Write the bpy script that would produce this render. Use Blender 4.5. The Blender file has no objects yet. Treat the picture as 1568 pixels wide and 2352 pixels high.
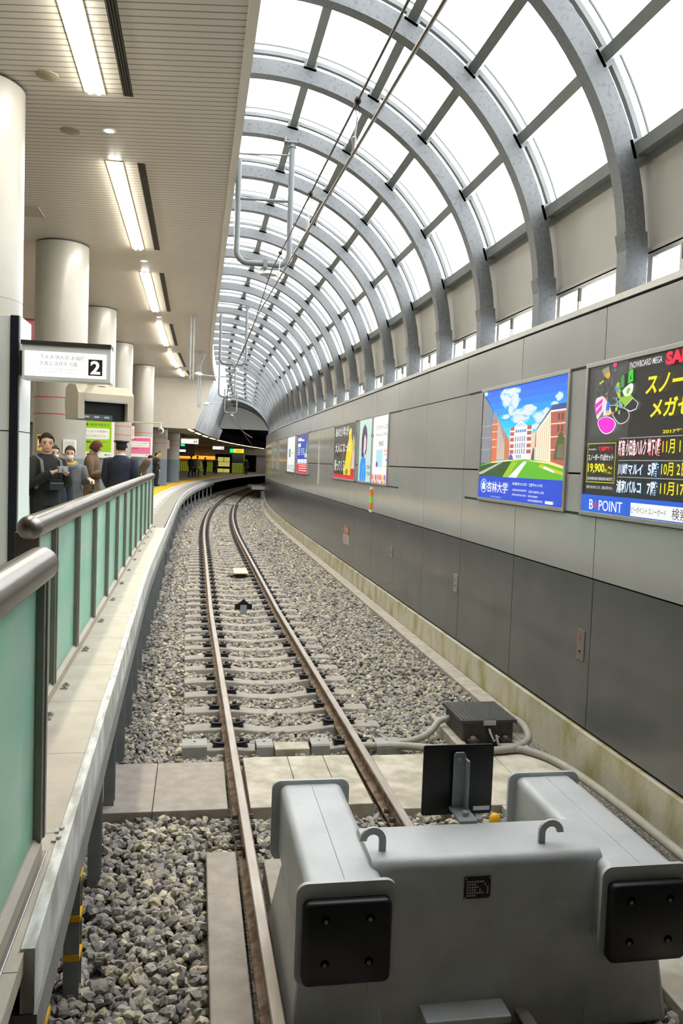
import bpy, math, random
import numpy as np
from mathutils import Vector, Matrix
random.seed(7)
rng = np.random.default_rng(11)
sc = bpy.context.scene
COL = sc.collection
PI = math.pi

# ------------------------------------------------------------------ camera
CAM_H, YAW, PITCH, ROLL, FPX = 2.5, math.atan(0.18), 0.0585, 0.0367, 1870.0
cam_data = bpy.data.cameras.new('camera')
cam = bpy.data.objects.new('camera', cam_data)
COL.objects.link(cam)
cam_data.sensor_fit = 'VERTICAL'
cam_data.sensor_height = 23.5
cam_data.sensor_width = 23.5 * 1568 / 2352
cam_data.lens = FPX * 23.5 / 2352
cam_data.clip_start = 0.05
cam_data.clip_end = 400
ca, sa = math.cos(YAW), math.sin(YAW)
cp, sp = math.cos(PITCH), math.sin(PITCH)
R0 = Vector((ca, -sa, 0))
F0 = Vector((sa * cp, ca * cp, -sp))
U0 = Vector((sa * sp, ca * sp, cp))
cr, sr = math.cos(ROLL), math.sin(ROLL)
RIGHT = cr * R0 + sr * U0
UP = -sr * R0 + cr * U0
cam.matrix_world = Matrix(((RIGHT.x, UP.x, -F0.x, 0), (RIGHT.y, UP.y, -F0.y, 0), (RIGHT.z, UP.z, -F0.z, CAM_H), (0, 0, 0, 1)))
sc.camera = cam

# ------------------------------------------------------------------ light and exposure
world = bpy.data.worlds.new('overcast_sky')
sc.world = world
world.use_nodes = True
bg = world.node_tree.nodes['Background']
bg.inputs[0].default_value = (0.97, 0.98, 1.0, 1)
bg.inputs[1].default_value = 3.0
sc.view_settings.view_transform = 'Standard'
sc.view_settings.look = 'None'
sc.view_settings.gamma = 1.0
sc.view_settings.use_curve_mapping = False
sc.view_settings.exposure = 1.33
try:
    sc.cycles.max_bounces = 7
    sc.cycles.diffuse_bounces = 5
    sc.cycles.glossy_bounces = 3
    sc.cycles.transmission_bounces = 4
    sc.cycles.transparent_max_bounces = 12
    sc.cycles.caustics_reflective = False
    sc.cycles.caustics_refractive = False
    sc.cycles.sample_clamp_indirect = 6.0
except Exception:
    pass
TUBE = 32.0       # strength of the fluorescent tubes
BACKLIT = 0.40    # strength of the backlit posters and signs

# ------------------------------------------------------------------ materials
def lin(c):
    c = c / 255.0
    return c / 12.92 if c <= 0.04045 else ((c + 0.055) / 1.055) ** 2.4
def rgb(r, g, b):
    return (lin(r), lin(g), lin(b), 1.0)
MATS = {}
def nd(nt, typ, **kw):
    n = nt.nodes.new(typ)
    for k, v in kw.items():
        setattr(n, k, v)
    return n
def mat(name, col, rough=0.6, metal=0.0, var=0.12, scale=6.0, bump=0.0, bscale=60.0, col2=None, stretch=(1, 1, 1), coat=0.0, spec=0.5, detail=4.0, lo=0.35, hi=0.7):
    """a principled surface with noise-driven wear: col varies towards col2 (or a darker tone)"""
    if name in MATS:
        return MATS[name]
    m = bpy.data.materials.new(name)
    m.use_nodes = True
    nt = m.node_tree
    b = nt.nodes['Principled BSDF']
    b.inputs['Roughness'].default_value = rough
    b.inputs['Metallic'].default_value = metal
    b.inputs['Specular IOR Level'].default_value = spec
    b.inputs['Coat Weight'].default_value = coat
    b.inputs['Coat Roughness'].default_value = 0.12
    tc = nd(nt, 'ShaderNodeTexCoord')
    mp = nd(nt, 'ShaderNodeMapping')
    mp.inputs['Scale'].default_value = stretch
    nt.links.new(tc.outputs['Object'], mp.inputs['Vector'])
    nz = nd(nt, 'ShaderNodeTexNoise')
    nz.inputs['Scale'].default_value = scale
    nz.inputs['Detail'].default_value = detail
    nt.links.new(mp.outputs[0], nz.inputs['Vector'])
    rp = nd(nt, 'ShaderNodeValToRGB')
    rp.color_ramp.elements[0].position = lo
    rp.color_ramp.elements[1].position = hi
    c2 = col2 if col2 else tuple(x * (1 - var) for x in col[:3]) + (1,)
    rp.color_ramp.elements[0].color = c2
    rp.color_ramp.elements[1].color = col
    nt.links.new(nz.outputs['Fac'], rp.inputs['Fac'])
    nt.links.new(rp.outputs['Color'], b.inputs['Base Color'])
    if bump > 0:
        n2 = nd(nt, 'ShaderNodeTexNoise')
        n2.inputs['Scale'].default_value = bscale
        n2.inputs['Detail'].default_value = 3
        nt.links.new(mp.outputs[0], n2.inputs['Vector'])
        bp = nd(nt, 'ShaderNodeBump')
        bp.inputs['Strength'].default_value = bump
        bp.inputs['Distance'].default_value = 0.01 if bscale > 5 else 0.05
        nt.links.new(n2.outputs['Fac'], bp.inputs['Height'])
        nt.links.new(bp.outputs[0], b.inputs['Normal'])
    MATS[name] = m
    return m
def flat(r, g, b, rough=0.6, metal=0.0, var=0.06):
    return mat('paint_%d_%d_%d_%d' % (r, g, b, int(rough * 100)), rgb(r, g, b), rough, metal, var, 9)
def glow(r, g, b, strength):
    k = 'lit_%d_%d_%d_%.2f' % (r, g, b, strength)
    if k in MATS:
        return MATS[k]
    m = bpy.data.materials.new(k)
    m.use_nodes = True
    bs = m.node_tree.nodes['Principled BSDF']
    bs.inputs['Base Color'].default_value = (0.03, 0.03, 0.03, 1)
    bs.inputs['Roughness'].default_value = 0.25
    bs.inputs['Emission Color'].default_value = rgb(r, g, b)
    bs.inputs['Emission Strength'].default_value = strength
    MATS[k] = m
    return m
def lit(r, g, b):
    return glow(r, g, b, BACKLIT)

STEEL = mat('grey_painted_steel', rgb(146, 153, 156), 0.5, 0, 0.22, 5, 0.25, 90, lo=0.3, hi=0.55)
RIBM = mat('rib_paint_with_specks', rgb(100, 103, 104), 0.48, 0, 0.35, 26, 0.2, 60, detail=6, lo=0.30, hi=0.46)
def rib_dirt(m):
    """speckled grime that has settled on the ribs just above their posts"""
    nt = m.node_tree
    b = nt.nodes['Principled BSDF']
    src = b.inputs['Base Color'].links[0].from_socket
    tc = nd(nt, 'ShaderNodeTexCoord')
    sx = nd(nt, 'ShaderNodeSeparateXYZ')
    nt.links.new(tc.outputs['Object'], sx.inputs[0])
    r = nd(nt, 'ShaderNodeValToRGB')
    e = r.color_ramp.elements
    e[0].position, e[0].color = 0.0, (0, 0, 0, 1)
    e[1].position, e[1].color = 1.0, (0, 0, 0, 1)
    for p_, v in ((0.22, 0.0), (0.25, 0.75), (0.45, 0.8), (0.72, 0.25)):
        x = e.new(p_)
        x.color = (v, v, v, 1)
    mr = nd(nt, 'ShaderNodeMapRange')
    mr.inputs[1].default_value, mr.inputs[2].default_value = 4.2, 5.6
    nt.links.new(sx.outputs['Z'], mr.inputs[0])
    nt.links.new(mr.outputs[0], r.inputs['Fac'])
    nz = nd(nt, 'ShaderNodeTexNoise')
    nz.inputs['Scale'].default_value = 38
    nz.inputs['Detail'].default_value = 8
    nt.links.new(tc.outputs['Object'], nz.inputs['Vector'])
    r2 = nd(nt, 'ShaderNodeValToRGB')
    r2.color_ramp.elements[0].position = 0.38
    r2.color_ramp.elements[1].position = 0.58
    nt.links.new(nz.outputs['Fac'], r2.inputs['Fac'])
    mu = nd(nt, 'ShaderNodeMath', operation='MULTIPLY')
    nt.links.new(r.outputs['Color'], mu.inputs[0])
    nt.links.new(r2.outputs['Color'], mu.inputs[1])
    mx = nd(nt, 'ShaderNodeMix', data_type='RGBA')
    nt.links.new(mu.outputs[0], mx.inputs[0])
    nt.links.new(src, mx.inputs[6])
    mx.inputs[7].default_value = rgb(84, 82, 78)
    nt.links.new(mx.outputs[2], b.inputs['Base Color'])
rib_dirt(RIBM)
PURL = mat('purlin_paint', rgb(120, 124, 122), 0.55, 0, 0.15, 5)
BEIGE = mat('beige_wall_paint', rgb(196, 190, 178), 0.5, 0, 0.06, 3)
COLM = mat('column_enamel', rgb(162, 159, 150), 0.32, 0, 0.05, 3, coat=0.15)
SLATE = mat('slate_blue_enamel', rgb(112, 128, 138), 0.35, 0, 0.08, 4)
WALLU = mat('light_grey_wall_panel', rgb(163, 163, 161), 0.14, 0, 0.05, 2.0, 0.05, 1.2, spec=0.6)
WALLD = mat('dark_grey_wall_panel', rgb(100, 100, 100), 0.17, 0, 0.12, 1.6, 0.05, 1.2, spec=0.6)
GAP = mat('dark_joint', rgb(30, 29, 28), 0.8, 0, 0.2, 20)
MOSS = mat('mossy_concrete', rgb(194, 188, 170), 0.9, 0, 0, 3.2, 0.5, 40, col2=rgb(160, 152, 104), stretch=(1, 1, 0.5), detail=9, lo=0.36, hi=0.56)
CONC = mat('pale_concrete', rgb(186, 178, 164), 0.9, 0, 0.3, 7, 0.5, 50, detail=8)
CONCD = mat('dusty_concrete', rgb(174, 165, 154), 0.92, 0, 0.2, 9, 0.45, 55, detail=8)
RUST = mat('rusty_rail_side', rgb(140, 118, 100), 0.75, 0, 0, 14, 0.3, 70, col2=rgb(98, 76, 58), detail=6, lo=0.4, hi=0.6)
RAILTOP = mat('worn_rail_head', rgb(172, 160, 148), 0.42, 0.35, 0.25, 18, stretch=(1, 0.15, 1))
BLACKM = mat('black_rubber', rgb(26, 26, 30), 0.45, 0, 0.25, 30)
BLACKP = mat('black_plate_paint', rgb(8, 8, 10), 0.35, 0, 0.2, 20)
IRON = mat('dark_cast_iron', rgb(70, 68, 66), 0.6, 0, 0.4, 30, 0.5, 80)
BUFF = mat('buffer_grey_paint', rgb(188, 191, 192), 0.40, 0, 0.14, 4.5, 0.12, 120, lo=0.3, hi=0.6)
STAIN = mat('stainless_steel', rgb(150, 146, 140), 0.34, 0.9, 0.25, 3, 0.05, 200, stretch=(1, 1, 6))
POST = mat('bronze_grey_post', rgb(132, 130, 118), 0.42, 0.5, 0.15, 5)
RAILH = mat('brushed_handrail', rgb(140, 134, 126), 0.27, 0.85, 0.3, 2.5)
WHITE = mat('white_enamel', rgb(238, 240, 238), 0.35, 0, 0.02, 2)
GREYCON = mat('grey_conduit', rgb(168, 164, 152), 0.6, 0, 0.15, 9)
YELLOW = mat('tactile_yellow', rgb(250, 190, 10), 0.55, 0, 0.06, 12, 0.3, 30)
WLINE = mat('white_line_paint', rgb(232, 230, 222), 0.6, 0, 0.05, 9)
FLOORM = mat('platform_stone', rgb(178, 174, 166), 0.45, 0, 0.1, 9, 0.1, 40)
DARK = mat('tunnel_black', rgb(12, 11, 11), 0.95, 0, 0.3, 2, spec=0.0)
ALUM = mat('aluminium_frame', rgb(176, 176, 172), 0.4, 0.6, 0.1, 6)
DARKALU = mat('dark_bronze_frame', rgb(74, 70, 64), 0.45, 0.3, 0.15, 6)

def ballast_mat():
    m = mat('ballast_stone', rgb(160, 155, 146), 0.85, 0, 0.2, 30, 0.4, 60)
    nt = m.node_tree
    g = nd(nt, 'ShaderNodeNewGeometry')
    r = nd(nt, 'ShaderNodeValToRGB')
    e = r.color_ramp.elements
    e[0].position, e[0].color = 0.0, rgb(112, 109, 107)
    e[1].position, e[1].color = 1.0, rgb(214, 206, 184)
    for p, c in ((0.22, rgb(150, 146, 141)), (0.5, rgb(174, 169, 160)), (0.8, rgb(164, 155, 145)), (0.93, rgb(202, 191, 160))):
        x = e.new(p)
        x.color = c
    nt.links.new(g.outputs['Random Per Island'], r.inputs['Fac'])
    mx = nd(nt, 'ShaderNodeMix', data_type='RGBA', blend_type='MULTIPLY')
    mx.inputs[0].default_value = 0.75
    nz = nd(nt, 'ShaderNodeTexNoise')
    nz.inputs['Scale'].default_value = 45
    tc = nd(nt, 'ShaderNodeTexCoord')
    nt.links.new(tc.outputs['Object'], nz.inputs['Vector'])
    r2 = nd(nt, 'ShaderNodeValToRGB')
    r2.color_ramp.elements[0].position, r2.color_ramp.elements[0].color = 0.3, (0.72, 0.72, 0.72, 1)
    r2.color_ramp.elements[1].position, r2.color_ramp.elements[1].color = 0.65, (1.08, 1.06, 1.02, 1)
    nt.links.new(nz.outputs['Fac'], r2.inputs['Fac'])
    nt.links.new(r.outputs['Color'], mx.inputs[6])
    nt.links.new(r2.outputs['Color'], mx.inputs[7])
    nt.links.new(mx.outputs[2], nt.nodes['Principled BSDF'].inputs['Base Color'])
    return m
STONE = ballast_mat()
BED = mat('fine_dusty_ballast', rgb(158, 151, 142), 0.95, 0, 0, 42, 1.0, 45, col2=rgb(84, 80, 76), detail=8, lo=0.38, hi=0.62)

def slat_mat():
    m = mat('slatted_ceiling', rgb(188, 182, 170), 0.45, 0, 0.04, 2)
    nt = m.node_tree
    b = nt.nodes['Principled BSDF']
    src = b.inputs['Base Color'].links[0].from_socket
    tc = nd(nt, 'ShaderNodeTexCoord')
    sx = nd(nt, 'ShaderNodeSeparateXYZ')
    nt.links.new(tc.outputs['Object'], sx.inputs[0])
    a1 = nd(nt, 'ShaderNodeMath', operation='MULTIPLY'); a1.inputs[1].default_value = math.cos(YAW) / 0.117
    a2 = nd(nt, 'ShaderNodeMath', operation='MULTIPLY'); a2.inputs[1].default_value = math.sin(YAW) / 0.117
    nt.links.new(sx.outputs['Y'], a1.inputs[0]); nt.links.new(sx.outputs['X'], a2.inputs[0])
    ad = nd(nt, 'ShaderNodeMath', operation='ADD')
    nt.links.new(a1.outputs[0], ad.inputs[0]); nt.links.new(a2.outputs[0], ad.inputs[1])
    fr = nd(nt, 'ShaderNodeMath', operation='FRACT')
    nt.links.new(ad.outputs[0], fr.inputs[0])
    lt = nd(nt, 'ShaderNodeMath', operation='LESS_THAN'); lt.inputs[1].default_value = 0.16
    nt.links.new(fr.outputs[0], lt.inputs[0])
    mx = nd(nt, 'ShaderNodeMix', data_type='RGBA')
    nt.links.new(lt.outputs[0], mx.inputs[0])
    nt.links.new(src, mx.inputs[6])
    mx.inputs[7].default_value = rgb(112, 106, 96)
    nt.links.new(mx.outputs[2], b.inputs['Base Color'])
    bp = nd(nt, 'ShaderNodeBump', invert=True); bp.inputs['Distance'].default_value = 0.01
    nt.links.new(lt.outputs[0], bp.inputs['Height'])
    nt.links.new(bp.outputs[0], b.inputs['Normal'])
    return m
SLATS = slat_mat()

def glass_mat(name, tint, gloss=0.06, rough=0.02):
    m = bpy.data.materials.new(name)
    m.use_nodes = True
    nt = m.node_tree
    nt.nodes.clear()
    out = nd(nt, 'ShaderNodeOutputMaterial')
    tr = nd(nt, 'ShaderNodeBsdfTransparent'); tr.inputs[0].default_value = tint
    gl = nd(nt, 'ShaderNodeBsdfGlossy'); gl.inputs['Roughness'].default_value = rough
    mx = nd(nt, 'ShaderNodeMixShader')
    mx.inputs[0].default_value = gloss
    nt.links.new(tr.outputs[0], mx.inputs[1]); nt.links.new(gl.outputs[0], mx.inputs[2])
    nt.links.new(mx.outputs[0], out.inputs[0])
    return m
ROOFGLASS = glass_mat('clear_roof_glass', (0.93, 0.95, 0.96, 1), 0.04)
def frosted_mat():
    m = bpy.data.materials.new('frosted_green_glass')
    m.use_nodes = True
    nt = m.node_tree
    nt.nodes.clear()
    out = nd(nt, 'ShaderNodeOutputMaterial')
    tc = nd(nt, 'ShaderNodeTexCoord')
    nz = nd(nt, 'ShaderNodeTexNoise'); nz.inputs['Scale'].default_value = 3.0; nz.inputs['Detail'].default_value = 3
    nt.links.new(tc.outputs['Object'], nz.inputs['Vector'])
    rp = nd(nt, 'ShaderNodeValToRGB')
    rp.color_ramp.elements[0].position, rp.color_ramp.elements[0].color = 0.35, rgb(204, 255, 238)
    rp.color_ramp.elements[1].position, rp.color_ramp.elements[1].color = 0.65, rgb(232, 255, 248)
    nt.links.new(nz.outputs['Fac'], rp.inputs['Fac'])
    df = nd(nt, 'ShaderNodeBsdfDiffuse'); tl = nd(nt, 'ShaderNodeBsdfTranslucent')
    tr = nd(nt, 'ShaderNodeBsdfTransparent'); tr.inputs[0].default_value = (0.86, 1.0, 0.94, 1)
    gl = nd(nt, 'ShaderNodeBsdfGlossy'); gl.inputs['Roughness'].default_value = 0.08
    nt.links.new(rp.outputs['Color'], df.inputs[0]); nt.links.new(rp.outputs['Color'], tl.inputs[0])
    m1 = nd(nt, 'ShaderNodeMixShader'); m1.inputs[0].default_value = 0.62
    nt.links.new(df.outputs[0], m1.inputs[1]); nt.links.new(tl.outputs[0], m1.inputs[2])
    m2 = nd(nt, 'ShaderNodeMixShader'); m2.inputs[0].default_value = 0.32
    nt.links.new(m1.outputs[0], m2.inputs[1]); nt.links.new(tr.outputs[0], m2.inputs[2])
    m3 = nd(nt, 'ShaderNodeMixShader'); m3.inputs[0].default_value = 0.05
    nt.links.new(m2.outputs[0], m3.inputs[1]); nt.links.new(gl.outputs[0], m3.inputs[2])
    nt.links.new(m3.outputs[0], out.inputs[0])
    return m
FROST = frosted_mat()

# ------------------------------------------------------------------ mesh builder
class MB:
    """collects shapes and links them as ONE mesh object"""
    def __init__(self):
        self.v, self.f, self.mi, self.mats = [], [], [], []
    def m(self, material):
        if material not in self.mats:
            self.mats.append(material)
        return self.mats.index(material)
    def add(self, vs, fs, material):
        o = len(self.v)
        self.v.extend([tuple(p) for p in vs])
        k = self.m(material)
        for f in fs:
            self.f.append([i + o for i in f])
            self.mi.append(k)
        return self
    def box(self, x0, x1, y0, y1, z0, z1, material):
        vs = [(x, y, z) for z in (z0, z1) for y in (y0, y1) for x in (x0, x1)]
        return self.add(vs, [(0, 2, 3, 1), (4, 5, 7, 6), (0, 1, 5, 4), (2, 6, 7, 3), (0, 4, 6, 2), (1, 3, 7, 5)], material)
    def hexa(self, vs, material):
        """8 corners ordered like box()"""
        return self.add(vs, [(0, 2, 3, 1), (4, 5, 7, 6), (0, 1, 5, 4), (2, 6, 7, 3), (0, 4, 6, 2), (1, 3, 7, 5)], material)
    def loft(self, rings, material, cap=True, closed=True):
        n = len(rings[0])
        vs = [p for r in rings for p in r]
        fs = []
        for i in range(len(rings) - 1):
            for j in range(n if closed else n - 1):
                k = (j + 1) % n
                fs.append((i * n + j, i * n + k, (i + 1) * n + k, (i + 1) * n + j))
        if cap and closed:
            fs.append(tuple(range(n))[::-1])
            fs.append(tuple((len(rings) - 1) * n + j for j in range(n)))
        return self.add(vs, fs, material)
    def tube(self, path, r, material, n=8, cap=True):
        P = [Vector(p) for p in path]
        rs = r if isinstance(r, (list, tuple)) else [r] * len(P)
        rings = []
        up = None
        for i, p in enumerate(P):
            d = (P[min(i + 1, len(P) - 1)] - P[max(i - 1, 0)])
            d = d.normalized() if d.length > 1e-9 else Vector((0, 0, 1))
            if up is None:
                a = Vector((0, 0, 1)) if abs(d.z) < 0.9 else Vector((1, 0, 0))
                up = (a - d * a.dot(d)).normalized()
            else:
                up = (up - d * up.dot(d))
                up = up.normalized() if up.length > 1e-6 else d.orthogonal().normalized()
            s = d.cross(up)
            rings.append([p + rs[i] * (math.cos(2 * PI * j / n) * up + math.sin(2 * PI * j / n) * s) for j in range(n)])
        return self.loft(rings, material, cap)
    def prism(self, poly, fn, d0, d1, material):
        """2D outline poly swept between depths d0 and d1; fn(u, v, d) gives the point"""
        n = len(poly)
        vs = [fn(u, v, d0) for u, v in poly] + [fn(u, v, d1) for u, v in poly]
        fs = [tuple(range(n))[::-1], tuple(range(n, 2 * n))] + [(i, (i + 1) % n, n + (i + 1) % n, n + i) for i in range(n)]
        return self.add(vs, fs, material)
    def face(self, poly, fn, d, material):
        return self.add([fn(u, v, d) for u, v in poly], [tuple(range(len(poly)))], material)
    def lathe(self, prof, c, material, n=16, axis='z'):
        rings = []
        for r, h in prof:
            ring = []
            for j in range(n):
                a = 2 * PI * j / n
                q = {'z': (r * math.cos(a), r * math.sin(a), h), 'y': (r * math.cos(a), h, r * math.sin(a)), 'x': (h, r * math.cos(a), r * math.sin(a))}[axis]
                ring.append((c[0] + q[0], c[1] + q[1], c[2] + q[2]))
            rings.append(ring)
        return self.loft(rings, material)
    def ball(self, c, rx, ry, rz, material, nu=14, nv=9):
        return self.lathe_e(c, rx, ry, rz, material, nu, nv)
    def lathe_e(self, c, rx, ry, rz, material, nu, nv):
        rings = []
        for i in range(nv + 1):
            t = -PI / 2 + PI * (i + 0.02) / (nv + 0.04)
            rings.append([(c[0] + rx * math.cos(t) * math.cos(2 * PI * j / nu), c[1] + ry * math.cos(t) * math.sin(2 * PI * j / nu), c[2] + rz * math.sin(t)) for j in range(nu)])
        return self.loft(rings, material)
    def build(self, name, parent=None, smooth=False, bevel=0.0, seg=2, angle=40):
        me = bpy.data.meshes.new(name)
        me.from_pydata(self.v, [], self.f)
        for x in self.mats:
            me.materials.append(x)
        me.polygons.foreach_set('material_index', self.mi)
        if smooth:
            me.polygons.foreach_set('use_smooth', [True] * len(self.f))
            me.update()
            try:
                me.set_sharp_from_angle(angle=math.radians(angle))
            except Exception:
                pass
        me.update()
        o = bpy.data.objects.new(name, me)
        COL.objects.link(o)
        if parent is not None:
            o.parent = parent
        if bevel > 0:
            bm_ = o.modifiers.new('bevel', 'BEVEL')
            bm_.width, bm_.segments, bm_.limit_method = bevel, seg, 'ANGLE'
            bm_.harden_normals = False
        return o

def tag(o, label, cat, group=None, kind=None):
    o['label'] = label
    o['category'] = cat
    if group:
        o['group'] = group
    if kind:
        o['kind'] = kind
    return o
def structure(o):
    o['kind'] = 'structure'
    return o
def thing(name, label, cat, loc=(0, 0, 0), rz=0.0, group=None):
    o = bpy.data.objects.new(name, None)
    o.empty_display_size = 0.1
    COL.objects.link(o)
    o.location = loc
    o.rotation_euler = (0, 0, rz)
    return tag(o, label, cat, group)
KIDS = {}
def copy_tree(root, loc, rz=None, label=None):
    c = root.copy()
    COL.objects.link(c)
    c.location = loc
    if rz is not None:
        c.rotation_euler = (0, 0, rz)
    if label:
        c['label'] = label
    for ch in root.children:
        d = ch.copy()
        COL.objects.link(d)
        d.parent = c
        for g in ch.children:
            e = g.copy()
            COL.objects.link(e)
            e.parent = d
    return c
ONES = ['first', 'second', 'third', 'fourth', 'fifth', 'sixth', 'seventh', 'eighth', 'ninth', 'tenth', 'eleventh', 'twelfth', 'thirteenth', 'fourteenth', 'fifteenth', 'sixteenth', 'seventeenth', 'eighteenth', 'nineteenth']
TENS = {2: 'twent', 3: 'thirt', 4: 'fort', 5: 'fift', 6: 'sixt', 7: 'sevent'}
def nth(k):
    k += 1
    if k < 20:
        return ONES[k - 1]
    t, u = divmod(k, 10)
    return TENS[t] + ('ieth' if u == 0 else 'y-' + ONES[u - 1])

# lettering: a text turned into flat faces, cached
TXT = {}
def text_faces(body, bold=0.0):
    key = (body, bold)
    if key in TXT:
        return TXT[key]
    cu = bpy.data.curves.new('lettering_source', 'FONT')
    cu.body = body
    cu.size = 1.0
    cu.resolution_u = 3
    cu.offset = bold
    o = bpy.data.objects.new('lettering_source', cu)
    COL.objects.link(o)
    dg = bpy.context.evaluated_depsgraph_get()
    dg.update()
    me = bpy.data.meshes.new_from_object(o.evaluated_get(dg))
    vs = [(v.co.x, v.co.y) for v in me.vertices]
    fs = [tuple(p.vertices) for p in me.polygons]
    bpy.data.objects.remove(o)
    bpy.data.curves.remove(cu)
    bpy.data.meshes.remove(me)
    if not vs:
        vs, fs = [(0, 0), (0.01, 0), (0, 0.01)], [(0, 1, 2)]
    x0, x1 = min(v[0] for v in vs), max(v[0] for v in vs)
    y0, y1 = min(v[1] for v in vs), max(v[1] for v in vs)
    TXT[key] = ([((x - x0) / max(x1 - x0, 1e-6), (y - y0) / max(y1 - y0, 1e-6)) for x, y in vs], fs)
    return TXT[key]
def put_text(mb, body, u0, u1, v0, v1, fn, d, material, bold=0.0, shear=0.0):
    vs, fs = text_faces(body, bold)
    mb.add([fn(u0 + (u1 - u0) * x + shear * y * (v1 - v0), v0 + (v1 - v0) * y, d) for x, y in vs], fs, material)

# plan of the place: y runs along the straight track, x to the right, z up from the rail heads; beyond a start each line bends right
def bend(s, s0, R=290.0):
    return max(0.0, s - s0) ** 2 / (2 * R)
def drift(s):
    return 0.12 * max(0.0, 13.5 - s) / 9.5
def track_x(s):
    return 0.865 + drift(s) + bend(s, 25)
def wall_x(s):
    return 3.5 + bend(s, 30)
def edge_x(s):
    return -0.6 + bend(s, 27) + 0.12 * max(0.0, 11 - s) / 7
def ceil_x(s):
    return 0.46 + bend(s, 27)
def heading(fn, s):
    return -math.atan((fn(s + 0.05) - fn(s - 0.05)) / 0.1)

# ================================================================== THE SETTING
BAY = 1.85
def bay_y(k):
    return 6.7 + BAY * k
# ground under the tracks
g = MB()
g.box(-2.2, 3.6, -3, 45, -0.6, -0.235, BED)
g.loft([[(-2.2 + bend(s, 27), s, -0.235), (3.6 + bend(s, 30), s, -0.235), (3.6 + bend(s, 30), s, -0.6), (-2.2 + bend(s, 27), s, -0.6)] for s in np.arange(45, 112, 3.0)], BED)
structure(g.build('ground'))

# right wall: a backing and rows of panels with open joints
def wall_quad(mb, y0, y1, z0, z1, x_off, thick, material):
    n = max(1, int((y1 - y0) / 1.0)) if y1 > 30 else 1
    for i in range(n):
        a, b = y0 + (y1 - y0) * i / n, y0 + (y1 - y0) * (i + 1) / n
        xa, xb = wall_x(a) + x_off, wall_x(b) + x_off
        mb.hexa([(xa, a, z0), (xa + thick, a, z0), (xb, b, z0), (xb + thick, b, z0), (xa, a, z1), (xa + thick, a, z1), (xb, b, z1), (xb + thick, b, z1)], material)
w = MB()
wall_quad(w, -3, 110, -0.4, 4.0, 0.035, 0.3, GAP)
for k in range(-6, 52):
    y0, y1 = bay_y(k) + 0.006, bay_y(k + 1) - 0.006
    wall_quad(w, y0, y1, 0.205, 1.555, 0.008, 0.03, WALLD)
    for z0, z1 in ((1.57, 2.487), (2.505, 3.467), (3.48, 3.955)):
        wall_quad(w, y0, y1, z0, z1, 0, 0.035, WALLU)
# the capping on top of the panels, and the wider shadow joints that run past the poster boxes
wall_quad(w, -3, 60, 3.975, 4.03, -0.012, 0.35, ALUM)
for a, b in ((13.9, 21.0), (25.2, 32.6), (3.0, 10.3)):
    for z in (2.125, 3.473):
        wall_quad(w, a, b, z - 0.012, z + 0.012, -0.003, 0.01, GAP)
structure(w.build('wall_right'))
pl = MB()
wall_quad(pl, -3, 110, -0.5, 0.175, -0.03, 0.4, MOSS)
structure(pl.build('baseboard_right'))
gt = MB()
wall_quad(gt, 7.9, 58, -0.5, -0.135, -0.25, 0.2, CONC)
structure(gt.build('trim_1'))

# platform floor: grey slabs, the pale edge deck, tactile strip, white line
def ribbon(mb, fx0, fx1, s0, s1, z0, z1, material, step=1.5):
    ss = list(np.arange(s0, s1, step)) + [s1]
    mb.loft([[(fx0(s), s, z1), (fx1(s), s, z1), (fx1(s), s, z0), (fx0(s), s, z0)] for s in ss], material)
fl = MB()
ribbon(fl, lambda s: -9.0, lambda s: edge_x(s) - 0.9, -3, 112, 0.82, 0.994, FLOORM)
structure(fl.build('floor'))
dk = MB()
DECK = mat('edge_deck_sheet', rgb(206, 196, 178), 0.8, 0, 0.16, 5, 0.2, 40, stretch=(1, 1, 1), detail=7)
GRATE = mat('grey_edge_grating', rgb(150, 146, 136), 0.75, 0, 0.14, 4)
LIGHTDK = mat('light_edge_slab', rgb(196, 194, 188), 0.7, 0, 0.05, 5)
s = 0.6
while s < 17.9:
    e = min(s + 0.9, 17.9)
    ribbon(dk, lambda q: edge_x(q) - 0.9, lambda q: edge_x(q) - 0.02, s + 0.002, e - 0.002, 0.93, 0.995, DECK, 0.45)
    s += 0.9
s = 17.9
i = 0
while s < 100:
    e = s + 0.9
    ribbon(dk, lambda q: edge_x(q) - 0.44, lambda q: edge_x(q) - 0.06, s + 0.012, e - 0.012, 0.93, 0.992, GRATE, 0.45)
    ribbon(dk, lambda q: edge_x(q) - 0.62 if i % 2 else edge_x(q) - 0.56, lambda q: edge_x(q) - 0.44, s, s + 0.5, 0.93, 0.991, GRATE, 0.45)
    ribbon(dk, lambda q: edge_x(q) - 0.92, lambda q: edge_x(q) - 0.44, s, e, 0.93, 0.988, LIGHTDK, 0.45)
    s = e
    i += 1
structure(dk.build('floor_edge'))
ty = MB()
ribbon(ty, lambda s: edge_x(s) - 1.74, lambda s: edge_x(s) - 1.05, 9, 112, 0.95, 1.0, YELLOW)
structure(ty.build('trim_2'))
tw = MB()
ribbon(tw, lambda s: edge_x(s) - 1.035, lambda s: edge_x(s) - 0.93, 9, 112, 0.95, 0.999, WLINE)
structure(tw.build('trim_3'))
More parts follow.
